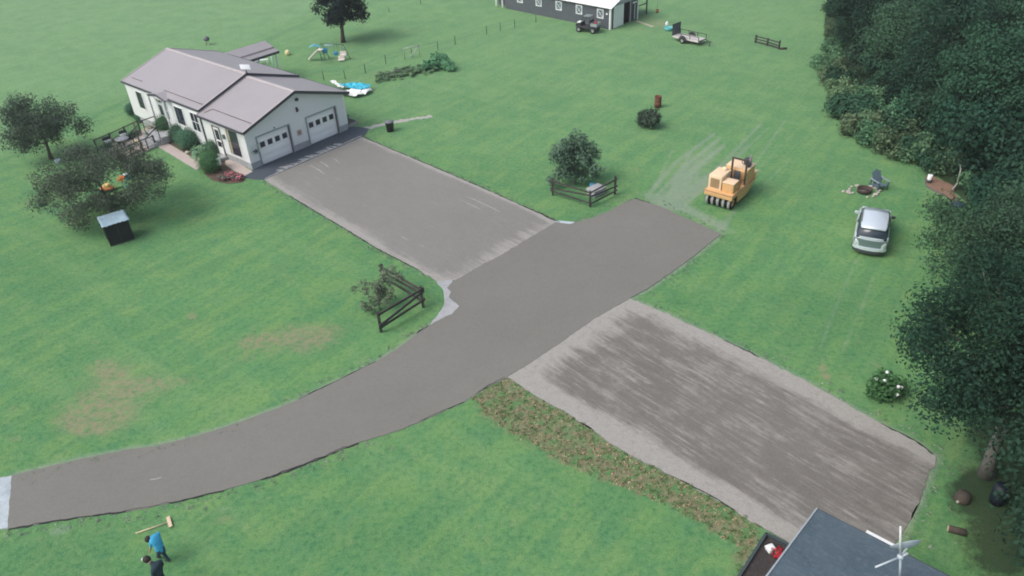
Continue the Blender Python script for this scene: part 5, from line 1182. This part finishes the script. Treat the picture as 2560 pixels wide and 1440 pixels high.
# brush pile
M_cut = mat('green_bark', (.09, .13, .075), .9, .3, 6)
c0 = at(1040, 185); bpl = thing('brush_pile', 'long pile of cut green branches and logs on the back lawn', 'brush pile', c0); rg = random.Random(36)
cl = [(*(at(px, py)-c0)[:2], z, r) for px, py, z, r in [(1085, 172, .5, .6), (1100, 170, .6, .7), (1118, 174, .45, .6), (1070, 176, .5, .55), (1092, 160, .7, .5), (1108, 162, .7, .5), (1128, 178, .3, .4)]]
link('leafy_heap', leaf_mesh('brush_a', cl, 2600, .24, L_brush, 36, zs=.7, up=.6), bpl)
cl = [(*(at(px+rg.uniform(-9, 9), py+dy+rg.uniform(-6, 6))-c0)[:2], rg.uniform(.05, .28), rg.uniform(.1, .26)) for px, py in zip(np.linspace(948, 1085, 44), np.linspace(197, 170, 44)) for dy in (-5, 1, 7)]
link('cut_branches', leaf_mesh('brush_b', cl, 4600, .2, L_rows, 37, zs=.6, up=1.4), bpl)
mb = MB()
for k in range(16):
    px = rg.uniform(942, 1080); py = 199-(px-942)*.19+rg.uniform(-7, 7); a = at(px, py)-c0; an = rg.uniform(.35, .95); L = rg.uniform(.8, 2.0)
    MB().tube([a+Vector((0, 0, rg.uniform(.05, .45))), a+Vector((math.cos(an)*L, math.sin(an)*L, rg.uniform(.1, .55)))], [.05, .02], 5).build('branch', M_cut if k % 4 else M_bark_pale, bpl)
shrub('hydrangea', 'green bush with white flower heads by the corner of the lower driveway', (2215, 985), .62, .5, L_globe2, 1500, .17, 38, 'bush', k=7, sp=.5)
hy = bpy.data.objects['hydrangea']
for i, (x, y, z) in enumerate([(-.35, -.2, .95), (-.15, -.5, .75), (.15, -.45, .8), (-.55, .1, .8), (.35, -.35, .65), (-.1, .2, 1.05), (.1, -.6, .5)]): MB().ball((x, y, z), .08, 7, (1, 1, .8), .15, i).build('flower_head', M_white, hy)

# ------------------------------------------------------------------ trees
def ctree(name, label, base, center, R, k, n, size, lm, r, seed, rc=1.1, gap=None, limbs=12, bark=None, group=None, zs=.8):
    b = Vector(base); c = Vector(center)-b; rg = random.Random(seed); cl = []
    for i in range(k):
        while True:
            p = Vector((rg.uniform(-1, 1), rg.uniform(-1, 1), rg.uniform(-1, 1)))
            if not .2 < p.length < 1: continue
            if gap:                                   # an opening in the crown
                qx = to_px(np.array([b.x+c.x+p.x*R[0], b.y+c.y+p.y*R[1], max(.9, c.z+p.z*R[2])]))
                if math.hypot((qx[0]-gap[0])/gap[2], (qx[1]-gap[1])/gap[3]) < 1 or math.hypot((qx[0]-295)/70, (qx[1]-552)/42) < 1: continue
            break
        cl.append((c.x+p.x*R[0], c.y+p.y*R[1], max(.9, c.z+p.z*R[2]), rc*rg.uniform(.65, 1.2)))
    return tree(name, label, b, cl, n, size, lm, c.z+R[2]*.4, r, seed, (c.x*.85, c.y*.85), limbs, bark, group, zs)
b = at(858, 106); ctree('maple_tree', 'dark purple-leaved maple with a clear trunk above the swing set', b, b+Vector((.45, .3, 3.8)), (2.7, 2.5, 2.1), 60, 9500, .24, L_maple, .22, 51, .75)
b = at(128, 398); ctree('plum_tree', 'dark spreading plum tree at the far left, farther from the camera', b, b+Vector((.1, .4, 2.75)), (3.1, 2.7, 1.75), 85, 15000, .13, L_plum, .13, 52, .8, limbs=9)
b = at(292, 556); t_ = ctree('plum_tree', 'wide dark plum tree behind the animal pen, nearer the camera', b, b+Vector((-.45, .4, 2.55)), (4.1, 3.9, 2.1), 130, 24000, .12, L_plum, .11, 53, .74, gap=(290, 460, 44, 32), limbs=9)
# the near tree on the right with its leaning trunk
b = at(2465, 1188); ctree('near_tree', 'large dark tree with a pale leaning trunk at the lower right', b, at(2548, 850, 7.0), (3.5, 3.2, 2.6), 110, 46000, .115, L_wood, .24, 54, .95, limbs=24, bark=M_bark_pale)
b = at(2620, 800); ctree('wood_edge_tree', 'bushy dark tree with drooping brown branch behind the parked car', b, at(2500, 600, 4.2), (3.4, 2.6, 2.2), 90, 34000, .115, L_wood2, .2, 55, .85, limbs=20)
t = thing('dead_branch', 'pale broken branch sticking out of the foliage right of the parked car', 'branch', at(2390, 640, 0)); p0 = at(2392, 618, 2.6)-t.location; p1 = at(2420, 622, 2.7)-t.location; MB().tube([(.6, .2, 0), p0+Vector((.3, .2, -.6)), p0], [.1, .06, .03], 6).build('stem', mat('red_brown_wood', (.09, .05, .04), .9), t); MB().tube([p0, p1], [.03, .02], 6).build('twig', mat('pale_branch2', (.45, .44, .4), .9), t)
protos = []
specs = [(L_wood, 61, (3.6, 3.6, 4.4), 5.9), (L_wood2, 62, (3.4, 3.4, 3.9), 5.0), (L_wood, 63, (4.0, 3.7, 4.9), 6.6), (L_wood2, 64, (2.8, 2.8, 3.2), 3.9)]
WT = [((2150, 150), 0, .8, 'dark tree at the top left tip of the wood, overhanging the lawn'), ((2235, 235), 1, .85, 'dark tree behind the bright brambles at the left edge of the wood'), ((2330, 300), 2, .85, 'tall tree in the middle of the wood edge above the bark bed'), ((2425, 385), 1, .95, 'paler tree at the wood edge nearest the bark bed'),
      ((2130, 40), 3, 1., 'small tree at the top edge where lawn meets wood'), ((2260, 70), 2, .9, None), ((2390, 150), 0, 1., None), ((2500, 250), 1, 1.05, None), ((2590, 400), 0, .95, None), ((2480, 60), 2, 1., None), ((2620, 150), 0, 1.1, None), ((2700, 330), 2, 1., None), ((2730, 540), 1, 1., None),
      ((2190, -60), 0, .9, None), ((2340, -50), 2, .95, None), ((2520, -70), 0, 1., None), ((2680, -20), 1, 1.1, None), ((2760, 760), 2, .9, None), ((2840, 1000), 0, .9, None), ((2700, 660), 3, 1.1, None), ((2860, 420), 0, 1.1, None), ((2120, -80), 1, .85, None), ((2740, 1260), 0, 1., None), ((2700, 1480), 2, .9, None), ((2900, 1250), 2, 1., None)]  # lower right ones stand out of view, added to darken that corner
for i, (q, k, s, lab) in enumerate(WT):
    lab = lab or 'dark leafy tree deep in the wood, or added out of view, on the right'
    rz = (i*1.7) % 6.28
    if k in [p[0] for p in protos]:
        pr = dict(protos)[k]; dup(pr, at(*q), rz, s, lab, 'trees of the wood')
    else:
        lm, sd, R, zc = specs[k]; b = at(*q)
        t = ctree('wood_tree', lab, b, b+Vector((0, 0, zc)), R, 100, 32000, .19, lm, .22, sd, 1.15, group='trees of the wood', bark=M_bark if k % 2 == 0 else M_bark_pale)
        t.rotation_euler = (0, 0, rz); t.scale = (s,)*3; protos.append((k, t))
# brambles and bushes along the wood's edge
UB = [(2072, 175), (2078, 205), (2098, 225), (2092, 255), (2120, 268), (2112, 295), (2145, 300), (2150, 335), (2180, 330), (2190, 360), (2220, 352), (2232, 382), (2262, 375), (2280, 400), (2310, 400), (2320, 425), (2350, 420), (2160, 265), (2200, 300), (2250, 335), (2300, 365), (2400, 430), (2440, 480), (2470, 530), (2080, 130), (2085, 90), (2090, 40), (2100, 0)]
WU = [(rg_x, rg_y) for rg_x, rg_y in [(2150, 60), (2200, 110), (2260, 150), (2200, 190), (2300, 190), (2260, 250), (2340, 240), (2400, 290), (2320, 320), (2380, 340), (2450, 350), (2440, 430), (2500, 420), (2520, 330), (2460, 250), (2400, 200), (2480, 160), (2540, 100), (2350, 110), (2420, 60), (2280, 30), (2350, 10), (2540, 10), (2500, 500), (2560, 560), (2520, 620), (2590, 480), (2600, 640), (2180, 20), (2230, -10), (2560, 220), (2620, 300)]]
rg = random.Random(77); bps = []
for i, q in enumerate(UB):
    lab = {0: 'brighter bramble bush beside the lawn near the top left tip of the wood', 16: 'bramble bush at the lower end of the belt, beside the bark bed', 23: 'bush at the wood edge just above the parked car side, below the bark bed', 27: 'topmost bramble bush where the wood edge meets the top of the view'}.get(i, 'tangled bush in the bright bramble belt along the wood edge')
    if i < 4:
        lm = [L_brush, leaf_mat('bramble_leaf', (.06, .11, .06), (.17, .26, .14)), L_wood2, L_brush][i]
        cl = [(rg.uniform(-.9, .9), rg.uniform(-.9, .9), rg.uniform(.3, 1.4), rg.uniform(.35, .65)) for _ in range(13)]
        t = thing('bramble_bush', lab, 'bush', at(*q), 0, 'bramble belt bushes'); link('foliage', leaf_mesh('bramble', cl, 2600, .19, lm, 90+i), t)
        mb = MB()
        for k in range(5): mb.tube([(0, 0, 0), (rg.uniform(-.6, .6), rg.uniform(-.6, .6), 1.0)], [.03, .012], 5)
        mb.build('stems', M_bark, t); bps.append(t)
    else: dup(bps[(i*5+i//3) % (3 if i < 24 else 4)], at(*q), rg.uniform(0, 6), rg.uniform(.75, 1.2), lab, 'bramble belt bushes')
wps = []
for i, q in enumerate(WU):
    if i < 2:
        cl = [(rg.uniform(-1.8, 1.8), rg.uniform(-1.8, 1.8), rg.uniform(.5, 3.0), rg.uniform(.6, 1.0)) for _ in range(26)]
        t = thing('undergrowth_bush', 'shadowy undergrowth bush between the trees of the wood', 'bush', at(*q), 0, 'undergrowth bushes in the wood'); link('foliage', leaf_mesh('undergrowth', cl, 8000, .21, (L_wood2, L_wood)[i], 120+i), t)
        mb = MB()
        for k in range(5): mb.tube([(0, 0, 0), (rg.uniform(-1, 1), rg.uniform(-1, 1), 2.0)], [.04, .015], 5)
        mb.build('stems', M_bark, t); wps.append(t)
    else: dup(wps[i % 2], at(*q), i*1.3, (1+.2*(i % 3), 1+.15*(i % 2), .85+.2*(i % 4)), 'shadowy undergrowth bush between the trees of the wood', 'undergrowth bushes in the wood')
for i, (q, z0, z1) in enumerate((((2378, 200), 3.0, 7.5), ((2545, 210), 5.0, 9.0))):
    t = thing('dead_pole', ['pale bare dead trunk standing in the middle of the wood', 'pale bare trunk at the far right of the wood'][i], 'dead tree', at(*q)); MB().tube([(0, 0, 0), (.1, 0, 4), (.15, .1, z1)], [.11, .09, .05], 6).build('trunk', mat('dead_wood%d' % i, (.4, .38, .34), .9), t)

# ------------------------------------------------------------------ neighbour's roof, antenna, flower bed
ZC = 3.2; nc = at(2043.5, 1272.7, ZC); na = rad(-42.5)
nb = thing('neighbour_house', 'nearby house at the bottom right showing only its dark shingle roof', 'house', (nc.x, nc.y, 0), na)
def shingles():
    m, nt, b = new_mat('dark_shingles'); P = nt.nodes.new('ShaderNodeTexCoord').outputs['Object']
    n1 = noise(nt, P, .8, 5, .6); n2 = noise(nt, scaled(nt, P, (3.2, 7, 7)), 1.6, 3, .6); n3 = noise(nt, P, 24, 2)
    c = mixc(nt, maprange(nt, n1, .3, .7), (.058, .092, .12), (.092, .132, .162)); c = mixc(nt, maprange(nt, n2, .5, .7, 0, .5), c, (.15, .19, .215)); c = mixc(nt, maprange(nt, n3, .5, .7, 0, .4), c, (.035, .045, .058))
    nt.links.new(c, b.inputs['Base Color']); b.inputs['Roughness'].default_value = .9; bump(nt, b, n3, .4, .02); return m
M_sh = shingles(); slope = .16; RL, RD = 9.0, 5.2
rf_ = MB()
zz = lambda y: ZC+slope*(-y)
rf_.add([(0, 0, zz(0)), (RL, 0, zz(0)), (RL, -RD, zz(-RD)), (0, -RD, zz(-RD)), (0, 0, zz(0)-.1), (RL, 0, zz(0)-.1), (RL, -RD, zz(-RD)-.1), (0, -RD, zz(-RD)-.1)], [(0, 3, 2, 1), (4, 5, 6, 7), (0, 1, 5, 4), (1, 2, 6, 5), (2, 3, 7, 6), (3, 0, 4, 7)])
rf_.add([(0, -RD, zz(-RD)), (RL, -RD, zz(-RD)), (RL, -2*RD, zz(0)), (0, -2*RD, zz(0)), (0, -RD, zz(-RD)-.1), (RL, -RD, zz(-RD)-.1), (RL, -2*RD, zz(0)-.1), (0, -2*RD, zz(0)-.1)], [(0, 3, 2, 1), (4, 5, 6, 7), (0, 1, 5, 4), (1, 2, 6, 5), (2, 3, 7, 6), (3, 0, 4, 7)])
rr = rf_.build('roof', M_sh, nb)
mb = MB()
nr = 18
for i in range(nr):                                       # shingle courses, each a thin lapped strip
    y0, y1 = -RD*i/nr-.01, -RD*(i+1)/nr
    mb.add([(.01, y0, zz(y0)+.022), (RL-.01, y0, zz(y0)+.022), (RL-.01, y1, zz(y1)+.006), (.01, y1, zz(y1)+.006), (.01, y0, zz(y0)+.002), (RL-.01, y0, zz(y0)+.002)], [(0, 3, 2, 1), (0, 1, 5, 4)])
stuff(mb.build('shingle_courses', M_sh, rr))
mb = MB(); mb.beam((-.02, .0, zz(0)-.03), (-.02, -RD, zz(-RD)-.03), .05, .14); mb.build('rake_edge', mat('metal_edge', (.35, .4, .43), .5), rr)
mb = MB(); mb.box((0, .002, zz(0)-.16), (RL, .05, zz(0)-.01)); mb.build('fascia', M_fascia, rr)
mb = MB(); mb.prism([(-.45, 0), (-2*RD+.45, 0), (-2*RD+.45, ZC-.1), (-RD, zz(-RD)-.2), (-.45, ZC-.1)], 'x', .35, .5); mb.box((.5, -.6, 0), (RL-.5, -.45, ZC-.1)); mb.build('wall', M_siding, nb)
ga_, gb_ = at(2165, 1330, ZC-.1), at(2243, 1371, ZC-.1)
def nl(p): v = Vector(p)-Vector((nc.x, nc.y, 0)); c, s = math.cos(-na), math.sin(-na); return Vector((c*v.x-s*v.y, s*v.x+c*v.y, v.z))
MB().beam(nl(ga_)+Vector((0, 0, 0)), nl(gb_), .11, .1).build('gutter', M_white, nb)
an_b = at(2257, 1440, 3.9); an = thing('antenna', 'grey dish antenna with mast and booms on the dark roof at the bottom right', 'antenna', an_b)
M_an = mat('antenna_metal', (.45, .52, .56), .45, .15, 6)
q = lambda px, py, z: at(px, py, z)-an_b
hub = q(2251, 1392, 4.9)
MB().tube([(0, 0, -.35), hub], .035, 8).build('mast', M_an, an); MB().tube([hub, q(2251, 1317, 6.1)], [.03, .025], 8).build('upper_mast', mat('mast_white', (.7, .72, .72), .5), an)
MB().ball(hub, .09, 8).build('bracket', M_an, an)
MB().tube([hub+Vector((0, 0, .0)), q(2188, 1418, 4.8)], .028, 6).build('boom', M_an, an)
dc = q(2266, 1364, 5.15); prf = [(0, -.06), (.15, -.05), (.28, -.015), (.4, .04), (.41, .05), (.28, .0), (.15, -.035), (0, -.045)]
dm = MB(); dm.lathe(prf, n=24); dsh = dm.build('dish', M_an, an, dc)
vd = Vector(ray(2266, 1364)).normalized(); e1 = (q(2296, 1362, 5.15)-q(2236, 1374, 5.15)).normalized(); nrm = e1.cross(vd).normalized()
if nrm.y < 0: nrm = -nrm
nrm = (nrm*.97+vd*.12*1).normalized(); dsh.rotation_euler = nrm.to_track_quat('Z', 'Y').to_euler()
MB().tube([hub, dc-nrm*.05], .03, 6).build('dish_arm', M_an, an)
MB().tube([hub+Vector((.02, 0, .03)), q(2268, 1383, 4.95)], [.02, .05], 6).build('feed_horn', M_white, an)
fbp = [(1914, 1340), (1985, 1377), (1950, 1450), (1900, 1530), (1800, 1520), (1853, 1437), (1914, 1340)]
o = sheet('flower_bed_soil', [fbp], [mat('dark_soil', (.045, .04, .04), .95, .5, 12, .8, dirt=(.12, .09, .08)), M_brown], 0, .06, .01, seed=23); o.name = 'soil'
fb = at(1914, 1340); eb = thing('flower_bed', 'dark timber-edged flower bed beside the near house wall', 'flower bed', fb); o.parent = eb; o.location = -fb; del o['kind']
for a, b in zip(fbp[:-1], fbp[1:]):
    MB().beam(at(*a)-fb+Vector((0, 0, .08)), at(*b)-fb+Vector((0, 0, .08)), .1, .2).build('edging', mat('dark_edging', (.05, .07, .075), .7) if 'dark_edging' not in bpy.data.materials else bpy.data.materials['dark_edging'], eb)
t = thing('white_planter', 'white square planter in the flower bed left of the red flowers', 'planter', at(1925, 1378), rad(20)); MB().bbox((-.13, -.12, 0), (.13, .12, .25), .03).build('pot', M_white, t); MB().bbox((-.1, .14, .0), (.12, .2, .12), .02).build('saucer', M_white, t)
t = thing('white_planter', 'white oval pot in the flower bed right of the red flowers by the roof edge', 'planter', at(1969, 1400)); MB().ball((0, 0, .14), .16, 10, (.7, 1.1, .9)).build('pot', M_white, t)
shrub('red_flowers', 'bright red flower clump in the dark flower bed', (1945, 1392), .19, .2, leaf_mat('red_petals', (.35, .015, .03), (.65, .04, .08)), 220, .1, 71, 'flowers')
# things in the shade under the near tree
t = thing('stump', 'dark cut stump with pale chips in the shade under the near tree', 'stump', at(2405, 1248)); MB().lathe([(.32, -.02), (.25, .12), (.22, .3), (0, .31)], n=12).build('wood', M_bark, t); MB().ball((-.25, -.15, .05), .06, 6).build('chip', M_stone, t)
t = thing('cut_log', 'short cut log with a pale end in the shade near the lower right corner', 'log', at(2388, 1332), rad(-25)); MB().tube([(-.25, 0, .13), (.3, 0, .13)], .13, 10).build('bark_wood', M_bark, t); MB().tube([(-.265, 0, .13), (-.25, 0, .13)], .12, 10).build('cut_end', mat('cut_wood', (.5, .4, .26), .9), t)
t = thing('dark_barrel', 'dark blue upright barrel in the deep shade right of the stump', 'barrel', at(2490, 1255)); MB().lathe([(0, 0), (.24, 0), (.27, .3), (.27, .6), (.24, .85), (0, .87)], n=16).build('drum', mat('navy_plastic', (.012, .018, .03), .5), t)
t = thing('white_sign', 'small round white marker fixed to the leaning trunk of the near tree', 'marker', at(2477, 1131, .9)); MB().tube([(0, 0, 0), (.02, -.03, .0)], .09, 12).build('disc', M_white, t); MB().tube([(0, 0, 0), (.12, .1, .02)], .02, 5).build('nail', M_fascia, t)

# ------------------------------------------------------------------ broom and people
a, b = at(340, 1335), at(418, 1310)
br = thing('asphalt_lute', 'wooden long-handled lute lying on the grass near the two workers', 'rake', a); M_pw = mat('pale_wood', (.6, .5, .33), .7, .12, 4)
MB().tube([(0, 0, .04), Vector(b-a)+Vector((0, 0, .07))], .024, 8).build('handle', M_pw, br)
h0, h1 = at(421, 1295), at(428, 1320)
MB().beam(h0-a+Vector((0, 0, .06)), h1-a+Vector((0, 0, .06)), .13, .05).build('head', mat('pale_wood_head', (.66, .52, .36), .7, .12, 4), br)
M_skin = mat('skin', (.42, .26, .19), .6, .1, 8); M_jean = mat('dark_jeans', (.035, .06, .10), .85, .3, 20, .2); M_shirt = mat('blue_shirt', (.05, .36, .58), .8, .2, 8, .1); M_shirt2 = mat('dark_teal_shirt', (.018, .04, .052), .85, .2, 8); M_shoe = mat('dark_shoes', (.03, .03, .03), .8)
M_hair = mat('dark_hair', (.02, .016, .013), .7, .3, 30, .4)
def person(label, J, shirt, legs, hair_kind, fwd):
    root = thing('person', label, 'person', Vector(((J['aL'].x+J['aR'].x)/2, (J['aL'].y+J['aR'].y)/2, 0)))
    V = []; R = []; E_ = []; Z = []
    def v(p, r, zn):
        V.append(Vector(p)-root.location); R.append(r if isinstance(r, tuple) else (r, r)); Z.append(zn); return len(V)-1
    def e(a, b): E_.append((a, b))
    pel = v(J['pel'], (.155, .13), 1); wst = v(J['pel'].lerp(J['chest'], .45), (.145, .11), 1); ch = v(J['chest'], (.18, .13), 1); nk = v(J['neck'], .06, 1); h1_ = v(J['head'].lerp(J['neck'], .45), .075, 3); h2_ = v(J['head'], .105, 3); h3_ = v(J['head']+(J['head']-J['neck']).normalized()*.08, .085, 3)
    for q in ((pel, wst), (wst, ch), (ch, nk), (nk, h1_), (h1_, h2_), (h2_, h3_)): e(*q)
    ns = v(J['head']+fwd*.125-Vector((0, 0, .01)), .018, 3); e(h2_, ns)
    for s in 'LR':
        hp = v(J['h'+s], .095, 2); kn = v(J['k'+s], .068, 2); an_ = v(J['a'+s]+Vector((0, 0, .09)), .048, 2); he = v(J['a'+s]+Vector((0, 0, .045)), .045, 4); to = v(J['a'+s]+J['fd']*.19+Vector((0, 0, .035)), .035, 4)
        for q in ((pel, hp), (hp, kn), (kn, an_), (an_, he), (he, to)): e(*q)
        sh = v(J['s'+s], .085, 1); el0 = v(J['s'+s].lerp(J['e'+s], .6), .055, 1); el = v(J['e'+s], .045, 3); wr = v(J['w'+s], .03, 3); hd_ = (J['w'+s]-J['e'+s]).normalized(); pm = v(J['w'+s]+hd_*.06, (.042, .02), 3)
        for q in ((ch, sh), (sh, el0), (el0, el), (el, wr), (wr, pm)): e(*q)
        sd2 = hd_.cross(fwd).normalized()
        for k in range(4):
            f1 = v(J['w'+s]+hd_*(.115+.006*(k in (1, 2)))+sd2*(k-1.5)*.021, .0095, 3); f2 = v(J['w'+s]+hd_*(.145+.01*(k in (1, 2)))+sd2*(k-1.5)*.022+fwd*.02, .0085, 3); f3 = v(J['w'+s]+hd_*(.158+.008*(k in (1, 2)))+sd2*(k-1.5)*.022+fwd*.045, .0075, 3)
            e(pm, f1); e(f1, f2); e(f2, f3)
        th = v(J['w'+s]+hd_*.06+sd2*.05+fwd*.02, .011, 3); t2 = v(J['w'+s]+hd_*.095+sd2*.058+fwd*.035, .009, 3); e(pm, th); e(th, t2)
    me = bpy.data.meshes.new('body'); me.from_pydata([tuple(p) for p in V], E_, []); o = bpy.data.objects.new('body', me); COL.objects.link(o)
    o.modifiers.new('skin', 'SKIN'); sk = me.skin_vertices[0].data
    for i, r in enumerate(R): sk[i].radius = r; sk[i].use_root = (i == 0)
    ss = o.modifiers.new('sub', 'SUBSURF'); ss.levels = 2; ss.render_levels = 2
    bpy.context.view_layer.update(); dg = bpy.context.evaluated_depsgraph_get(); m2 = bpy.data.meshes.new_from_object(o.evaluated_get(dg)); bpy.data.objects.remove(o)
    m2.materials.clear()
    for mm in (shirt, legs, M_skin, M_shoe): m2.materials.append(mm)
    P = np.array([tuple(p.center) for p in m2.polygons]); best = np.full(len(P), 9.); zi = np.zeros(len(P), int)
    Vn = np.array([tuple(p) for p in V])
    for a_, b_2 in E_:
        A, B = Vn[a_], Vn[b_2]; ab = B-A; tt = np.clip(((P-A)@ab)/(ab@ab), 0, 1); dd_ = np.linalg.norm(P-A-tt[:, None]*ab, axis=1)-np.array([R[a_][0]*(1-x)+R[b_2][0]*x for x in tt])*.6
        zn = np.where(tt < .5, Z[a_], Z[b_2]); k = dd_ < best; best[k] = dd_[k]; zi[k] = zn[k]
    m2.polygons.foreach_set('material_index', np.array([0, 0, 1, 2, 3])[zi].astype(np.int32)); m2.polygons.foreach_set('use_smooth', np.ones(len(P), bool))
    o = bpy.data.objects.new('body', m2); COL.objects.link(o); o.parent = root
    up = (J['head']-J['neck']).normalized(); hc = J['head']-root.location+up*.045-fwd*.012
    MB().ball((0, 0, 0), .122, 12, (1, 1, .95), .02, 4).build('hair', M_hair, root, hc)
    if hair_kind == 'cap':
        c = hc+up*.035+fwd*.01
        MB().ball((0, 0, 0), .125, 12, (1, 1, .8)).build('cap', M_shoe, root, c)
        mb = MB(); mb.ball(fwd*.1+up*.01, .07, 8, (1, 1, .7)); mb.build('cap_front', M_white, root, c)
    return root
fw = Vector((-.75, .25, 0)).normalized()
P1 = dict(pel=at(401, 1374, .88), chest=at(387, 1347, 1.2), neck=at(379, 1343, 1.3), head=at(373, 1346, 1.27), aL=at(402, 1396, 0), aR=at(424, 1404, 0), fd=fw)
ax = (P1['chest']-P1['pel']).cross(fw).normalized() if False else Vector((-.3, -.75, 0)).normalized()
P1.update(sL=P1['chest']+ax*.18+Vector((0, 0, .03)), sR=P1['chest']-ax*.18+Vector((0, 0, .03)), hL=P1['pel']+ax*.09-Vector((0, 0, .06)), hR=P1['pel']-ax*.09-Vector((0, 0, .06)))
for s, k in (('L', 1), ('R', -1)):
    P1['e'+s] = P1['s'+s]+fw*.08+Vector((0, 0, -.27))+ax*.03*k; P1['w'+s] = P1['e'+s]+fw*.12+Vector((0, 0, -.22)); P1['k'+s] = P1['h'+s].lerp(P1['a'+s], .48)+fw*.08
person('worker in a bright blue shirt and dark jeans bending forward near the lute', P1, M_shirt, M_jean, 'hair', (fw+Vector((0, 0, -.5))).normalized())
fw2 = Vector((-.85, .1, 0)).normalized()
P2 = dict(pel=at(404, 1450, .9), chest=at(393, 1420, 1.36), neck=at(379, 1408, 1.46), head=at(370, 1401, 1.55), aL=at(424, 1492, 0), aR=at(414, 1480, 0), fd=fw2)
ax2 = Vector((-.2, -.9, 0)).normalized()
P2.update(sL=P2['chest']+ax2*.23+Vector((0, 0, .05)), sR=P2['chest']-ax2*.23+Vector((0, 0, .05)), hL=P2['pel']+ax2*.1-Vector((0, 0, .06)), hR=P2['pel']-ax2*.1-Vector((0, 0, .06)))
for s, k in (('L', 1), ('R', -1)):
    P2['e'+s] = P2['s'+s]+fw2*.04+Vector((0, 0, -.29))+ax2*.06*k; P2['w'+s] = P2['e'+s]+fw2*.14+Vector((0, 0, -.2)); P2['k'+s] = P2['h'+s].lerp(P2['a'+s], .48)+fw2*.05
person('worker in a dark teal shirt and a black cap with white front, nearest the camera', P2, M_shirt2, M_jean, 'cap', (fw2+Vector((0, 0, -.3))).normalized())

# ------------------------------------------------------------------ thin air volume, added to lift the darks like lens veil
hz = MB().box((-1100, -1100, -1.0), (1100, 1100, 26.5)); m = bpy.data.materials.new('air'); m.use_nodes = True; nt = m.node_tree
nt.nodes.remove(nt.nodes['Principled BSDF']); pv_ = nt.nodes.new('ShaderNodeVolumePrincipled'); pv_.inputs['Color'].default_value = (.93, .97, 1, 1); pv_.inputs['Density'].default_value = .0005; pv_.inputs['Anisotropy'].default_value = .2
nt.links.new(pv_.outputs[0], nt.nodes['Material Output'].inputs['Volume']); stuff(hz.build('haze', m))
# ------------------------------------------------------------------ rough growth
rg = np.random.default_rng(12)
lo, hi = WEED.min(0), WEED.max(0); pts = rg.uniform(lo, hi, (5200, 2)); pts = pts[inside(pts, WEED)]
cl = [(x, y, .02, rg.uniform(.03, .10)) for x, y in pts]
o = link('weeds', leaf_mesh('weeds', cl, 7500, .06, leaf_mat('weed_leaf', (.09, .19, .07), (.2, .32, .14)), 13, up=.8, zs=.6)); stuff(o)
pts = rg.uniform(lo, hi, (2600, 2)); pts = pts[inside(pts, WEED)]
o = link('dead_leaves', leaf_mesh('dead_leaves', [(x, y, .02, .08) for x, y in pts], 2600, .06, leaf_mat('straw', (.16, .145, .09), (.44, .4, .28), .05), 14, up=1.5, zs=.3)); stuff(o)
tp_ = []
for l, w_ in ((ROAD_TOP, .25), (ROAD_BOT[4:], .25), (UP_SW, .2), (UP_NE, .2), (LOW_NE, .3), (ROAD_NE, .2), (ROAD_SE, .25), (LOW_E, .45), (ROAD_END, .4)):
    q = W2(l)
    for a, b in zip(q[:-1], q[1:]):
        L = np.hypot(*(b-a)); n = int(L*7)
        for k in range(n):
            d = (b-a)/L; nr_ = np.array([-d[1], d[0]]); s = 1 if np.hypot(*(a+nr_-W2([(1350, 780)])[0])) > np.hypot(*(a-nr_-W2([(1350, 780)])[0])) else -1
            if l in (UP_NE, UP_SW): s = 1 if np.hypot(*(a+nr_-W2([(1000, 520)])[0])) > np.hypot(*(a-nr_-W2([(1000, 520)])[0])) else -1
            if l in (LOW_NE, LOW_E): s = 1 if np.hypot(*(a+nr_-W2([(1850, 1080)])[0])) > np.hypot(*(a-nr_-W2([(1850, 1080)])[0])) else -1
            p = a+(b-a)*rg.random()+nr_*s*(.1+abs(rg.normal(0, w_))); tp_.append((p[0], p[1], .02, rg.uniform(.04, .12)))
o = link('grass_edge', leaf_mesh('grass_edge', tp_, 8000, .055, leaf_mat('grass_blade', (.08, .25, .09), (.19, .38, .14)), 15, up=.3, aspect=.3, zs=.8)); stuff(o)
o = link('edge_gravel', leaf_mesh('edge_gravel', [(x, y, .012, r*.8) for x, y, z, r in tp_], 6500, .045, leaf_mat('edge_gravel_stone', (.14, .14, .12), (.5, .49, .45), 0.), 16, up=2., aspect=.8, zs=.15)); stuff(o)
